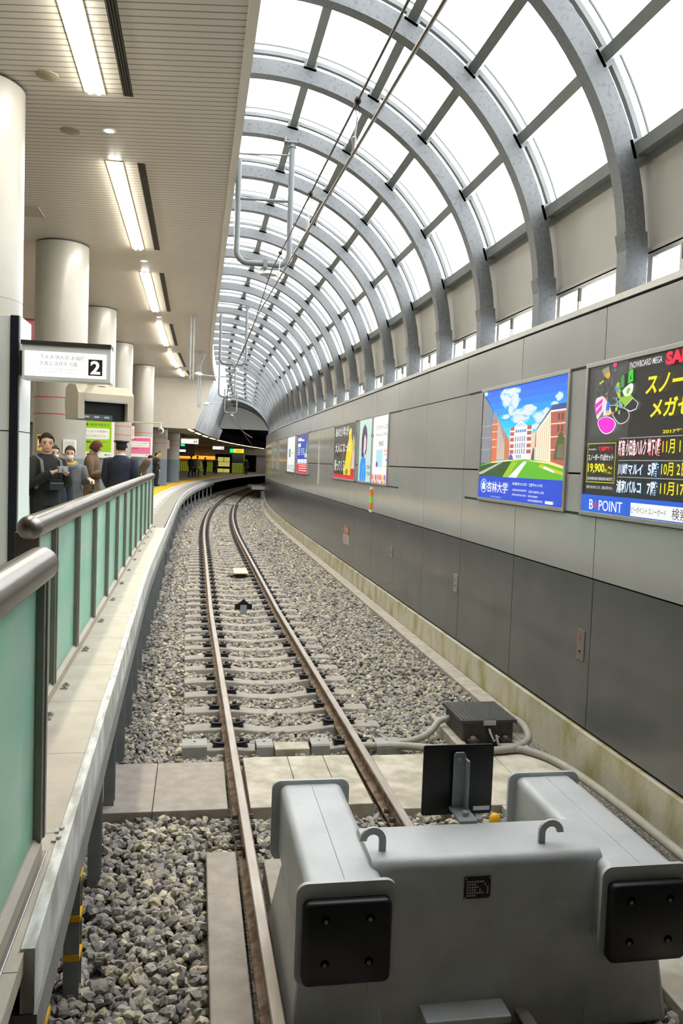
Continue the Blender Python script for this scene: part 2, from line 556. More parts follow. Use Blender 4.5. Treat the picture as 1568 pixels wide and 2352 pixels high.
# white facing of the platform edge and the grey channel under it
FACING = mat('whitewashed_edge_facing', rgb(232, 232, 226), 0.75, 0, 0, 5, 0.1, 30, col2=rgb(186, 186, 176), stretch=(4, 1, 0.6), detail=7, lo=0.4, hi=0.6)
ed = MB()
ribbon(ed, lambda s: edge_x(s) - 0.03, lambda s: edge_x(s) + 0.012, 2.5, 100, 0.80, 1.004, FACING)
structure(ed.build('trim_4'))
ch = MB()
ribbon(ch, lambda s: edge_x(s) - 0.07, lambda s: edge_x(s) + 0.02, 2.5, 60, 0.66, 0.795, mat('channel_paint', rgb(150, 150, 146), 0.55, 0, 0.2, 6))
structure(ch.build('trim_5'))
un = MB()
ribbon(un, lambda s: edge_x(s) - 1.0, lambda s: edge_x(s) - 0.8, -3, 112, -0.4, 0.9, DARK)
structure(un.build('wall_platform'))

# platform ceiling, its edge fascia and lip
cl = MB()
ribbon(cl, lambda s: -9.0, lambda s: ceil_x(s) - 0.09, -3, 43.2, 6.6, 6.8, SLATS)
structure(cl.build('ceiling'))
fa = MB()
ribbon(fa, lambda s: ceil_x(s) - 0.10, lambda s: ceil_x(s), -3, 43.2, 6.585, 7.75, BEIGE)
ribbon(fa, lambda s: -9.0, lambda s: ceil_x(s), -3, 43.2, 7.55, 7.75, BEIGE)
structure(fa.build('trim_6'))
# cross wall where the ceiling drops, the low ceiling beyond and the sloping facade beside it
lowx = lambda s: -0.14 + bend(s, 27) - bend(43, 27)
upx = lambda s: 0.75 + bend(s, 27) - bend(43, 27)
bk = MB()
bk.prism([(-9.0, 4.05), (-0.14, 4.05), (0.9, 6.9), (-9.0, 6.9)], lambda u, v, d: (u, d, v), 43.0, 43.25, BEIGE)
structure(bk.build('wall_cross'))
lc = MB()
LOWC = mat('low_ceiling_brown', rgb(128, 120, 104), 0.6, 0, 0.2, 3)
ribbon(lc, lambda s: -9.0, lowx, 43.2, 112, 4.06, 4.3, LOWC)
structure(lc.build('ceiling_low'))
sf = MB()
FACADE = mat('streaked_facade_panel', rgb(178, 180, 179), 0.45, 0, 0, 2.2, col2=rgb(116, 118, 118), stretch=(1.2, 1.6, 0.22), detail=5, lo=0.32, hi=0.6)
for a, b in ((43.0, 43.9), (43.9, 48.9), (48.9, 55.9), (55.9, 63)):
    ss = [a + 0.03 + (b - a - 0.06) * q / 4 for q in range(5)]
    sf.loft([[(lowx(s), s, 4.06), (upx(s), s, 6.6), (upx(s) - 0.12, s, 6.64), (lowx(s) - 0.12, s, 4.1)] for s in ss], FACADE)
sf.loft([[(upx(s), s, 6.6), (upx(s), s, 8.0), (upx(s) - 0.2, s, 8.0), (upx(s) - 0.2, s, 6.6)] for s in np.arange(43, 64, 2.0)], BEIGE)
structure(sf.build('wall_facade'))
# dark tunnel beyond the vault
ew = MB()
for x0, x1 in ((1.2, 3.95), (3.96, 5.6)):
    ew.box(x0, x1, 60, 60.2, 4.78, 5.55, WHITE)
    ew.box(x0, x1, 60, 60.2, 5.56, 8.2, WHITE)
structure(ew.build('wall_end'))
tn = MB()
ribbon(tn, lambda s: lowx(s) - 0.1, lambda s: wall_x(s) + 0.4, 60.2, 112, 4.78, 5.0, DARK)
ribbon(tn, lambda s: lowx(s) + 0.01, lambda s: lowx(s) + 0.08, 63.1, 111.9, 4.06, 4.9, DARK)
tn.box(-9, 18, 112, 112.3, -1, 8, DARK)
structure(tn.build('ceiling_tunnel'))
# far side of the platform; unseen concourse end, shaped to darken the buffer front
lw = MB()
lw.box(-9.2, -9, -3, 112, -0.5, 7.8, BEIGE)
structure(lw.build('wall_left'))
bw = MB()
bw.box(-9, 4.2, -3.3, -3.0, -0.6, 8.2, mat('unseen_dark_wall', rgb(74, 72, 68), 0.6, 0, 0.1, 2))  # out of view, kept dark to cut light on the buffer front
bw.box(0.0, 4.2, -3.0, 3.05, 7.4, 7.7, BEIGE)  # unseen opaque roof, added to hold sky light off the buffer front
bw.box(3.86, 4.1, -3.0, 3.05, 4.0, 7.5, BEIGE)
structure(bw.build('wall_back_unseen'))

# ---------------------------------------------------------------- the glass vault
VX, VZ, VR = 0.72, 4.36, 3.02
def taper(s):
    return 1.0 if s < 42 else 1.0 - 0.36 * ((s - 42) / 18.0)
def vault(s, ang, r):
    a = math.radians(ang)
    t = taper(s)
    return (VX + bend(s, 30) + r * math.cos(a), s, VZ + r * math.sin(a) * t)
def arch_path(s, r, a0, a1, n):
    return [vault(s, a0 + (a1 - a0) * i / n, r) for i in range(n + 1)]
def rib(k):
    s0 = bay_y(k)
    root = thing('arch_rib', 'grey speckled steel arch rib of the glass vault, %s from the near end' % nth(k + 1), 'roof rib', (0, 0, 0), 0, 'arch ribs of the glass vault')
    n = 30
    dep = 0.15
    A1 = 101 if s0 < 43 else 84
    m = MB()
    rings = []
    for i in range(n + 1):
        ang = 5 + (A1 - 5) * i / n
        ri, ro = 2.92, 3.11
        a, b = vault(s0, ang, ri), vault(s0, ang, ro)
        rings.append([a, b, (b[0], b[1] + dep, b[2]), (a[0], a[1] + dep, a[2])])
    m.loft(rings, RIBM)
    m.build('arch', root, smooth=True, angle=35)
    a, b = vault(s0, 5, 2.905), vault(s0, 5, 3.125)
    xo = bend(s0, 30)
    p = MB()
    p.loft([[(xo + 3.65, s0 - 0.005, 3.96), (xo + 3.85, s0 - 0.005, 3.96), (xo + 3.85, s0 + dep + 0.01, 3.96), (xo + 3.65, s0 + dep + 0.01, 3.96)],
            [(xo + 3.645, s0 - 0.005, 4.46), (xo + 3.85, s0 - 0.005, 4.46), (xo + 3.85, s0 + dep + 0.01, 4.46), (xo + 3.645, s0 + dep + 0.01, 4.46)],
            [(a[0], s0 - 0.005, a[2]), (b[0], s0 - 0.005, b[2]), (b[0], s0 + dep + 0.01, b[2]), (a[0], s0 + dep + 0.01, a[2])]], RIBM)
    p.build('post', root)
    if s0 < 55:
        gb = MB()
        rings = []
        for i in range(n + 1):
            ang = 17.5 + (A1 - 17.5) * i / n
            q = [vault(s0, ang, r) for r in (3.19, 3.235)]
            rings.append([(q[0][0], s0 + 0.05, q[0][2]), (q[1][0], s0 + 0.05, q[1][2]), (q[1][0], s0 + 0.11, q[1][2]), (q[0][0], s0 + 0.11, q[0][2])])
        gb.loft(rings, PURL)
        gb.tube([vault(s0 + 0.02, 17.5 + (A1 - 17.5) * i / n, 3.285) for i in range(n + 1)], 0.011, PURL, 5)
        gb.build('glazing_bar', root)
    return root
RIBS = [rib(k) for k in range(-1, 29)]
PURL_A = (18.1, 33.0, 49.1, 63.8, 79.8, 95.2)
for i, ang in enumerate(PURL_A):
    m = MB()
    rings = []
    for s in list(np.arange(3.0, 30, 3.0)) + list(np.arange(30, 55, 1.2)):
        da = 0.95
        a, b, c_, d_ = vault(s, ang - da, 3.12), vault(s, ang - da, 3.27), vault(s, ang + da, 3.27), vault(s, ang + da, 3.12)
        rings.append([a, b, c_, d_])
    m.loft(rings, PURL)
    for k in range(-1, 26):
        s0 = bay_y(k)
        q = [vault(s0, ang - 1.5, 3.08), vault(s0, ang - 1.5, 3.2), vault(s0, ang + 1.5, 3.2), vault(s0, ang + 1.5, 3.08)]
        m.loft([[(x, y + 0.0, z) for x, y, z in q], [(x, y + 0.16, z) for x, y, z in q]], PURL)
    tag(m.build('roof_purlin'), 'long steel purlin under the vault glass, %s row up from the wall windows' % nth(i), 'purlin', 'purlins of the glass vault')
wn = 0
GLAST = 26  # glazing carried past its real end to bring sky light to the far wall
for k in range(-2, GLAST):
    y0, y1 = bay_y(k) + 0.06, bay_y(k + 1) + 0.06
    m = MB()
    n = 20
    m.loft([[vault(y0, 17 + 84 * i / n, 3.30), vault(y1, 17 + 84 * i / n, 3.30)] for i in range(n + 1)], ROOFGLASS, closed=False)
    wn += 1
    structure(m.build('window_%d' % wn, smooth=True))  # includes the added glazing past the real end
# opaque metal lining where the vault runs into the building
m = MB()
n = 24
ss = list(np.arange(bay_y(26) + 0.06, 60.2, 1.0)) + [60.2]
LIN = mat('metal_vault_lining', rgb(222, 224, 224), 0.4, 0.1, 0.15, 3)
for r in (3.16, 3.22):
    m.loft([[vault(s, -5 + 125 * i / n, r) for i in range(n + 1)] for s in ss], LIN, closed=False)
structure(m.build('ceiling_vault', smooth=True))

# sloping apron panels under the glass and the strip windows behind the posts
APRON = mat('apron_panel', rgb(172, 168, 158), 0.5, 0, 0.06, 3)
for k in range(-2, 26):
    y0, y1 = bay_y(k) + 0.05, bay_y(k + 1) + 0.05
    b0, b1 = bend(y0, 30), bend(y1, 30)
    m = MB()
    def seg(xa, za, xb, zb, th):
        m.hexa([(xa + b0, y0, za), (xa + th + b0, y0, za), (xa + b1, y1, za), (xa + th + b1, y1, za), (xb + b0, y0, zb), (xb + th + b0, y0, zb), (xb + b1, y1, zb), (xb + th + b1, y1, zb)], APRON)
    seg(3.93, 4.50, 3.83, 5.34, 0.05)
    seg(3.90, 4.46, 3.90, 4.51, 0.12)
    if k < -2:
        structure(m.build('trim_%d' % (20 + k)))
    else:
        tag(m.build('apron_panel'), 'plain grey sloping panel under the vault glass, %s bay from the buffer end' % nth(k + 2), 'panel', 'sloping panels above the strip windows')
    wn += 1
    f = MB()
    X = 3.90
    for ya, yb, za, zb in ((y0, y1, 4.0, 4.07), (y0, y1, 4.42, 4.475), (y0, y0 + 0.03, 4.07, 4.42), (y0 + 0.26, y0 + 0.29, 4.07, 4.42), (y0 + 0.31, y0 + 0.37, 4.07, 4.42), (y0 + 1.30, y0 + 1.38, 4.07, 4.42), (y1 - 0.05, y1, 4.07, 4.42)):
        bb = bend((ya + yb) / 2, 30)
        f.box(X + bb, X + 0.07 + bb, ya, yb, za, zb, ALUM)
    fo = structure(f.build('window_%d' % wn))
    p = MB()
    bb = (b0 + b1) / 2
    p.box(X + 0.03 + bb, X + 0.036 + bb, y0 + 0.03, y1 - 0.05, 4.07, 4.42, ROOFGLASS)
    p.build('pane', fo)
    if k < 10:
        for yy in (y0 + 0.16, y0 + 1.27):
            a_ = MB()
            a_.tube([(X - 0.03 + bb, yy, 4.08), (X - 0.03 + bb, yy, 4.30)], 0.012, ALUM, 6)
            a_.tube([(X - 0.03 + bb, yy, 4.28), (X - 0.03 + bb, yy, 4.41)], 0.022, DARKALU, 6)
            a_.build('stay', fo)

# ================================================================== TRACK
def sleeper_x(s):
    return track_x(s)
# concrete slabs across and beside the track
sl = MB()
TILE = mat('cream_concrete_slab', rgb(204, 197, 180), 0.9, 0, 0, 5, 0.3, 45, col2=rgb(168, 160, 142), detail=9, lo=0.36, hi=0.62)
for x0, x1, y0, y1, mt in ((-0.78, -0.26, 6.02, 7.0, CONCD), (-0.255, 0.30, 6.02, 7.0, CONCD), (0.47, 0.86, 6.02, 7.08, TILE), (0.865, 1.18, 6.02, 7.08, TILE), (1.185, 1.42, 6.02, 7.08, TILE),
                           (1.62, 2.2, 5.9, 7.05, TILE), (2.205, 2.75, 5.9, 7.05, TILE), (2.755, 3.24, 5.9, 7.05, TILE),
                           (2.42, 2.80, 4.7, 5.895, TILE), (2.805, 3.24, 4.7, 5.895, TILE), (2.42, 3.24, 3.4, 4.695, TILE), (2.42, 3.24, 2.0, 3.395, TILE)):
    sl.box(x0, x1, y0 + 0.003, y1, -0.4, -0.115, mt)
structure(sl.build('floor_crossing', bevel=0.006))
st = MB()
st.loft([[(0.13, 2.0, -0.095), (0.335, 2.0, -0.095), (0.335, 2.0, -0.4), (0.13, 2.0, -0.4)], [(0.13, 5.33, -0.105), (0.325, 5.33, -0.105), (0.325, 5.33, -0.4), (0.13, 5.33, -0.4)]], CONCD)
st.loft([[(0.50, 2.0, -0.10), (1.4, 2.0, -0.10), (1.4, 2.0, -0.4), (0.50, 2.0, -0.4)], [(0.50, 5.2, -0.105), (1.4, 5.2, -0.105), (1.4, 5.2, -0.4), (0.50, 5.2, -0.4)]], CONCD)
structure(st.build('floor_apron', bevel=0.01))

# rails
PROF = [(-0.061, -0.140), (0.061, -0.140), (0.061, -0.128), (0.012, -0.112), (0.009, -0.045), (0.032, -0.032), (0.0325, -0.006), (0.026, 0.0), (-0.026, 0.0), (-0.0325, -0.006), (-0.032, -0.032), (-0.009, -0.045), (-0.012, -0.112), (-0.061, -0.128)]
def make_rail(side, label):
    root = thing('rail', label, 'rail', (0, 0, 0), 0, 'running rails')
    ss = list(np.arange(1.6, 25, 1.1)) + list(np.arange(25, 108, 1.0))
    off = side * 0.565
    rings = [[(track_x(s) + off + px, s, pz) for px, pz in PROF] for s in ss]
    m = MB()
    n = len(PROF)
    vs = [p for r in rings for p in r]
    for i in range(len(ss) - 1):
        pass
    body, top = [], []
    for i in range(len(ss) - 1):
        for j in range(n):
            k = (j + 1) % n
            (top if j in (6, 7, 8) else body).append((i * n + j, i * n + k, (i + 1) * n + k, (i + 1) * n + j))
    m.add(vs, body + [tuple(range(n))[::-1]], RUST)
    o = len(m.v) - len(vs)
    kt = m.m(RAILTOP)
    for f in top:
        m.f.append([q + o for q in f])
        m.mi.append(kt)
    m.build('rail_bar', root, smooth=True, angle=35)
    # bolted joint in front of the slab
    y0 = 5.25
    for sd in (-1, 1):
        fp = MB()
        xa = lambda s: track_x(s) + off + sd * 0.024
        fp.loft([[(xa(s) - 0.012, s, -0.118), (xa(s) + 0.012, s, -0.118), (xa(s) + 0.012, s, -0.045), (xa(s) - 0.012, s, -0.045)] for s in (y0, y0 + 0.3, y0 + 0.62)], RUST)
        f = fp.build('fishplate', root)
        for q in range(4):
            b = MB()
            yy = y0 + 0.07 + q * 0.16
            b.lathe([(0.018, sd * 0.012), (0.018, sd * 0.05), (0.010, sd * 0.052)], (xa(yy), yy, -0.082), IRON, 6, 'x')
            b.build('bolt', f)
    return root
rail_l = make_rail(-1, 'rusty running rail on the platform side of the track')
rail_r = make_rail(1, 'rusty running rail on the wall side of the track')

# sleepers: one built with its clips, the rest copied
def sleeper_mesh():
    m = MB()
    xs = (-0.99, -0.80, -0.66, -0.47, -0.25, 0.0, 0.25, 0.47, 0.66, 0.80, 0.99)
    zt = (-0.156, -0.148, -0.142, -0.144, -0.178, -0.192, -0.178, -0.144, -0.142, -0.148, -0.156)
    rings = []
    for x, z in zip(xs, zt):
        wd = 0.105 if abs(x) > 0.4 else 0.09
        rings.append([(x, -wd, z), (x, wd, z), (x, wd + 0.025, z - 0.16), (x, -wd - 0.025, z - 0.16)])
    m.loft(rings, mat('sleeper_concrete', rgb(168, 160, 150), 0.92, 0, 0.2, 8, 0.3, 60))
    return m
def clip_mesh(side, sd):
    m = MB()
    cx = side * 0.565 + sd * 0.105
    m.box(cx - 0.055, cx + 0.055, -0.05, 0.05, -0.142, -0.126, BLACKM)
    z = -0.112
    m.tube([(cx - sd * 0.05, -0.035, z), (cx + sd * 0.05, -0.04, z + 0.012), (cx + sd * 0.065, -0.02, z + 0.014), (cx + sd * 0.05, 0.0, z + 0.012), (cx - sd * 0.05, -0.005, z + 0.004)], 0.011, BLACKM, 6)
    m.box(cx - 0.05, cx + 0.05, 0.0, 0.035, z - 0.008, z + 0.006, BLACKM)
    m.lathe([(0.022, z), (0.022, z + 0.035), (0.014, z + 0.045)], (cx, 0.0, 0), IRON, 6)
    return m
ys = [7.47 + 0.583 * i for i in range(92)]
lab = lambda i: 'grey concrete sleeper lying under the rails, %s counted from the paved slab' % nth(i)
root = thing('sleeper', lab(0), 'sleeper', (track_x(ys[0]), ys[0], 0), 0, 'concrete sleepers under the rails')
sleeper_mesh().build('tie_beam', root, bevel=0.012)
for sd_ in (-1, 1):
    for q in (-1, 1):
        clip_mesh(sd_, q).build('rail_clip', root)
plain_done = None
for i, y in enumerate(ys[1:], 1):
    if i < 70:
        copy_tree(root, (track_x(y), y, 0), heading(track_x, y), lab(i))
# ballast: loose stones, nobody could count them
def icos():
    t = (1 + 5 ** 0.5) / 2
    v = np.array([(-1, t, 0), (1, t, 0), (-1, -t, 0), (1, -t, 0), (0, -1, t), (0, 1, t), (0, -1, -t), (0, 1, -t), (t, 0, -1), (t, 0, 1), (-t, 0, -1), (-t, 0, 1)], float)
    f = np.array([(0, 11, 5), (0, 5, 1), (0, 1, 7), (0, 7, 10), (0, 10, 11), (1, 5, 9), (5, 11, 4), (11, 10, 2), (10, 7, 6), (7, 1, 8), (3, 9, 4), (3, 4, 2), (3, 2, 6), (3, 6, 8), (3, 8, 9), (4, 9, 5), (2, 4, 11), (6, 2, 10), (8, 6, 7), (9, 8, 1)])
    return v / np.linalg.norm(v[0]), f
IV, IF = icos()
zones = [(2.4, 9.0, 1050), (9.0, 15.0, 560), (15.0, 24.0, 300), (24.0, 42.0, 130), (42.0, 62.0, 60)]
px, py, psz = [], [], []
for y0, y1, dens in zones:
    n = int((y1 - y0) * 4.55 * dens)
    px.append(rng.uniform(-1.3, 3.25, n)); py.append(rng.uniform(y0, y1, n)); psz.append(np.full(n, 1.0 if y0 < 9 else (1.12 if y0 < 15 else (1.35 if y0 < 24 else (1.7 if y0 < 42 else 2.3)))))
px, py, psz = map(np.concatenate, (px, py, psz))
bx = np.where(py > 25, (py - 25) ** 2 / 580.0, 0) + 0.12 * np.maximum(0, 13.5 - py) / 9.5
tx = px - 0.865 - bx * (py <= 25) 
keep = np.ones(len(px), bool)
off = px - (0.865 + 0.12 * np.maximum(0, 13.5 - py) / 9.5)      # distance from the track centre (the bend is added afterwards)
near_rail = (np.abs(np.abs(off) - 0.565) < 0.085)
keep &= ~near_rail
fy = np.abs((py - 7.47 + 0.29) % 0.583 - 0.29)
on_sl = (py > 7.2) & (fy < 0.125) & (np.abs(off) < 1.0)
keep &= ~(on_sl & (rng.random(len(px)) < 0.93))
clips = (py > 7.2) & (fy < 0.16) & (np.abs(np.abs(off) - 0.565) < 0.2)
keep &= ~clips
keep &= ~((py > 6.0) & (py < 7.02) & (px < 0.36)) & ~((py > 5.9) & (py < 7.1) & (px > 0.42))
keep &= ~((py < 5.33) & (px > 0.11) & (px < 1.45)) & ~((py < 5.95) & (px > 2.40))
keep &= ~((px > 3.22) & (py > 7.9))
keep &= ~((px > 2.5) & (px < 3.3) & (py > 7.0) & (py < 7.95))
keep &= ~((py > 30) & (off < -1.35) & (off > -1.75))
px, py, psz, off, on_sl = px[keep], py[keep], psz[keep], off[keep], on_sl[keep]
N = len(px)
size = rng.uniform(0.018, 0.036, N) * psz * (1 + 0.12 * (py < 6))
zc = np.where(np.abs(off) < 0.5, -0.205, np.where(off > 1.0, -0.185, -0.20)) + rng.uniform(-0.022, 0.022, N)
zc = np.where(py < 7.2, -0.19 + rng.uniform(-0.03, 0.03, N), zc)
zc = np.where((px > 1.5) & (py > 7.2), -0.175 + rng.uniform(-0.02, 0.02, N), zc)
shape = rng.uniform(0.62, 1.3, (N, 12, 1)) * IV[None] * np.stack([rng.uniform(0.8, 1.4, N), rng.uniform(0.7, 1.1, N), rng.uniform(0.5, 0.85, N)], 1)[:, None, :]
th = rng.uniform(0, 2 * PI, N); ph = rng.normal(0, 0.5, N)
c1, s1 = np.cos(th)[:, None], np.sin(th)[:, None]
c2, s2 = np.cos(ph)[:, None], np.sin(ph)[:, None]
X, Y, Z = shape[..., 0], shape[..., 1], shape[..., 2]
X, Z = X * c2 + Z * s2, -X * s2 + Z * c2
X, Y = X * c1 - Y * s1, X * s1 + Y * c1
P = np.stack([X, Y, Z], 2) * size[:, None, None]
bb = np.where(py > 25, (py - 25) ** 2 / 580.0, 0)
P += np.stack([px + bb, py, zc], 1)[:, None, :]
verts = P.reshape(-1, 3).astype(np.float32)
faces = (IF[None] + (np.arange(N) * 12)[:, None, None]).reshape(-1, 3).astype(np.int32)
me = bpy.data.meshes.new('ballast_gravel')
me.vertices.add(len(verts)); me.vertices.foreach_set('co', verts.ravel())
me.loops.add(faces.size); me.loops.foreach_set('vertex_index', faces.ravel())
me.polygons.add(len(faces)); me.polygons.foreach_set('loop_start', np.arange(0, faces.size, 3, dtype=np.int32))
me.update(calc_edges=True)
me.polygons.foreach_set('use_smooth', np.zeros(len(faces), bool))
me.materials.append(STONE)
bo = bpy.data.objects.new('ballast_gravel', me)
COL.objects.link(bo)
tag(bo, 'loose grey crushed stone ballast spread around the sleepers and rails', 'ballast', None, 'stuff')

# metal saddles over the cable that runs along the first sleeper
def saddle(x0, x1, y, label):
    m = MB()
    prof = [(-0.13, -0.20), (-0.115, -0.075), (-0.10, -0.06), (0.06, -0.055), (0.075, -0.07), (0.08, -0.20)]
    rings = [[(x, y + a, z) for a, z in prof] + [(x, y + a * 0.94, z - 0.008) for a, z in prof[::-1]] for x in (x0, x1)]
    root = thing('cable_saddle', label, 'cable cover', (0, 0, 0), 0, 'metal cable saddles at the first sleeper')
    m.loft(rings, mat('saddle_grey', rgb(160, 158, 152), 0.6, 0.2, 0.2, 9))
    m.build('bent_plate', root)
    b = MB()
    b.lathe([(0.012, -0.06), (0.012, -0.048), (0.006, -0.044)], ((x0 + x1) / 2, y, 0), ALUM, 8)
    b.build('bolt', root)
saddle(-0.06, 0.16, 7.36, 'bent grey metal saddle at the platform end of the first sleeper')
saddle(0.60, 0.75, 7.32, 'bent grey metal saddle between the rails, nearer the platform side rail')
saddle(1.10, 1.27, 7.32, 'bent grey metal saddle between the rails, nearer the wall side rail')
saddle(1.70, 1.93, 7.28, 'bent grey metal saddle at the wall end of the first sleeper, holding two conduits')
pk = MB()
pk.box(0.77, 1.09, 7.22, 7.42, -0.3, -0.10, TILE)
tag(pk.build('timber_packing', bevel=0.008), 'pale flat block lying between the two saddles in the middle of the track', 'block')

# signal junction box on its concrete frame
jb = thing('junction_box', 'dark cast iron trackside junction box with ribbed lid on a concrete frame beside the wall', 'junction box', (2.78, 7.48, 0))
m = MB()
m.box(-0.25, 0.25, -0.29, 0.25, -0.10, 0.11, IRON)
m.build('box_body', jb, bevel=0.012)
m = MB()
m.box(-0.275, 0.275, -0.31, 0.29, 0.11, 0.145, IRON)
for i in range(13):
    m.box(-0.25 + i * 0.04, -0.235 + i * 0.04, -0.28, 0.26, 0.145, 0.151, IRON)
m.build('lid', jb, bevel=0.006)
m = MB()
m.box(-0.06, 0.06, -0.325, -0.31, 0.10, 0.14, ALUM)
m.build('number_plate', jb)
for sx in (-0.16, 0.16):
    m = MB()
    m.box(sx - 0.05, sx + 0.05, -0.36, -0.28, -0.06, -0.03, IRON)
    m.lathe([(0.03, -0.03), (0.03, -0.01), (0.015, 0.0)], (sx, -0.33, 0), RUST, 8)
    m.build('foot', jb)
m = MB()
m.tube([(0.0, -0.31, 0.06), (0.0, -0.36, 0.03), (0.02, -0.40, -0.03), (0.06, -0.41, 0.02), (0.03, -0.42, 0.04), (0.05, -0.48, -0.09)], 0.011, GREYCON, 6)
m.build('lead_wire', jb)
cb = MB()
cb.box(2.45, 2.55, 7.00, 7.95, -0.3, -0.06, CONC)
cb.box(3.02, 3.12, 7.00, 7.95, -0.3, -0.06, CONC)
cb.box(2.55, 2.72, 7.00, 7.12, -0.3, -0.06, CONC)
cb.box(2.86, 3.02, 7.00, 7.12, -0.3, -0.06, CONC)
cb.box(2.55, 3.02, 7.80, 7.95, -0.3, -0.06, CONC)
tag(cb.build('box_base', bevel=0.006), 'weathered concrete frame under the cast iron junction box', 'concrete base')
def smooth_path(pts, n=6):
    P = [Vector(p) for p in pts]
    out = []
    for i in range(len(P) - 1):
        p0, p1, p2, p3 = P[max(i - 1, 0)], P[i], P[i + 1], P[min(i + 2, len(P) - 1)]
        for j in range(n):
            t = j / n
            out.append(0.5 * ((2 * p1) + (-p0 + p2) * t + (2 * p0 - 5 * p1 + 4 * p2 - p3) * t * t + (-p0 + 3 * p1 - 3 * p2 + p3) * t ** 3))
    out.append(P[-1])
    return out
m = MB()
m.tube(smooth_path([(2.54, 7.62, 0.03), (2.42, 7.60, 0.0), (2.28, 7.45, -0.06), (2.08, 7.33, -0.09), (1.84, 7.30, -0.10), (1.72, 7.30, -0.10)]), 0.033, GREYCON, 10)
tag(m.build('cable_conduit', smooth=True), 'grey corrugated conduit from the junction box to the wall end saddle', 'conduit')
m = MB()
m.tube(smooth_path([(3.04, 7.66, 0.04), (3.14, 7.66, 0.03), (3.24, 7.5, 0.0), (3.20, 7.22, -0.05), (3.0, 7.02, -0.07), (2.7, 6.97, -0.075), (2.35, 7.03, -0.075), (2.0, 7.15, -0.08), (1.85, 7.2, -0.09), (1.55, 7.25, -0.1)]), 0.036, GREYCON, 10)
tag(m.build('cable_conduit', smooth=True), 'thick grey conduit looping from the wall side of the junction box to the track', 'conduit')
m = MB()
m.tube(smooth_path([(2.85, 7.0, -0.08), (3.05, 6.98, -0.08), (3.22, 6.7, -0.08), (3.30, 6.2, -0.08), (3.33, 5.4, -0.08), (3.33, 4.4, -0.08), (3.32, 3.4, -0.09)]), 0.036, GREYCON, 10)
tag(m.build('cable_conduit', smooth=True), 'grey conduit lying along the foot of the wall behind the buffer stop', 'conduit')
# track markers
mk = thing('track_marker', 'small black arrow shaped marker on a grey post between the rails', 'marker', (0.875, 14.2, 0))
m = MB()
m.prism([(-0.15, -0.10), (0.15, -0.10), (0.15, 0.0), (0.10, 0.0), (0.0, 0.085), (-0.10, 0.0), (-0.15, 0.0)], lambda u, v, d: (u, d, v), -0.01, 0.01, BLACKP)
m.build('arrow_plate', mk)
m = MB()
m.box(-0.055, 0.055, -0.05, -0.011, -0.22, -0.02, STEEL)
m.build('marker_post', mk)
bl = thing('balise', 'pale cream flat signal beacon on a dark bracket between the rails', 'beacon', (1.07, 18.9, 0))
m = MB()
m.box(-0.165, 0.165, -0.42, 0.42, -0.075, -0.045, mat('cream_beacon', rgb(226, 212, 172), 0.6, 0, 0.15, 8))
m.build('beacon_plate', bl, bevel=0.02)
m = MB()
m.box(-0.06, 0.06, -0.35, 0.35, -0.2, -0.076, BLACKM)
m.box(-0.28, 0.28, -0.1, 0.1, -0.2, -0.15, BLACKM)
m.build('mounting', bl)
# maintenance step by the wall in the distance
bn = thing('trackside_step', 'white topped low trackside platform against the wall before the tunnel', 'step', (4.3, 58.0, 0))
m = MB()
m.box(-0.42, 0.55, -0.6, 4.5, 0.50, 0.72, mat('step_deck', rgb(196, 198, 198), 0.6, 0, 0.05, 8))
m.build('deck', bn)
for sx in (0.25,):
    for sy in (-0.5, 1.5, 3.5):
        m = MB()
        m.box(sx, sx + 0.22, sy, sy + 0.2, -0.25, 0.5, CONC)
        m.build('leg', bn)

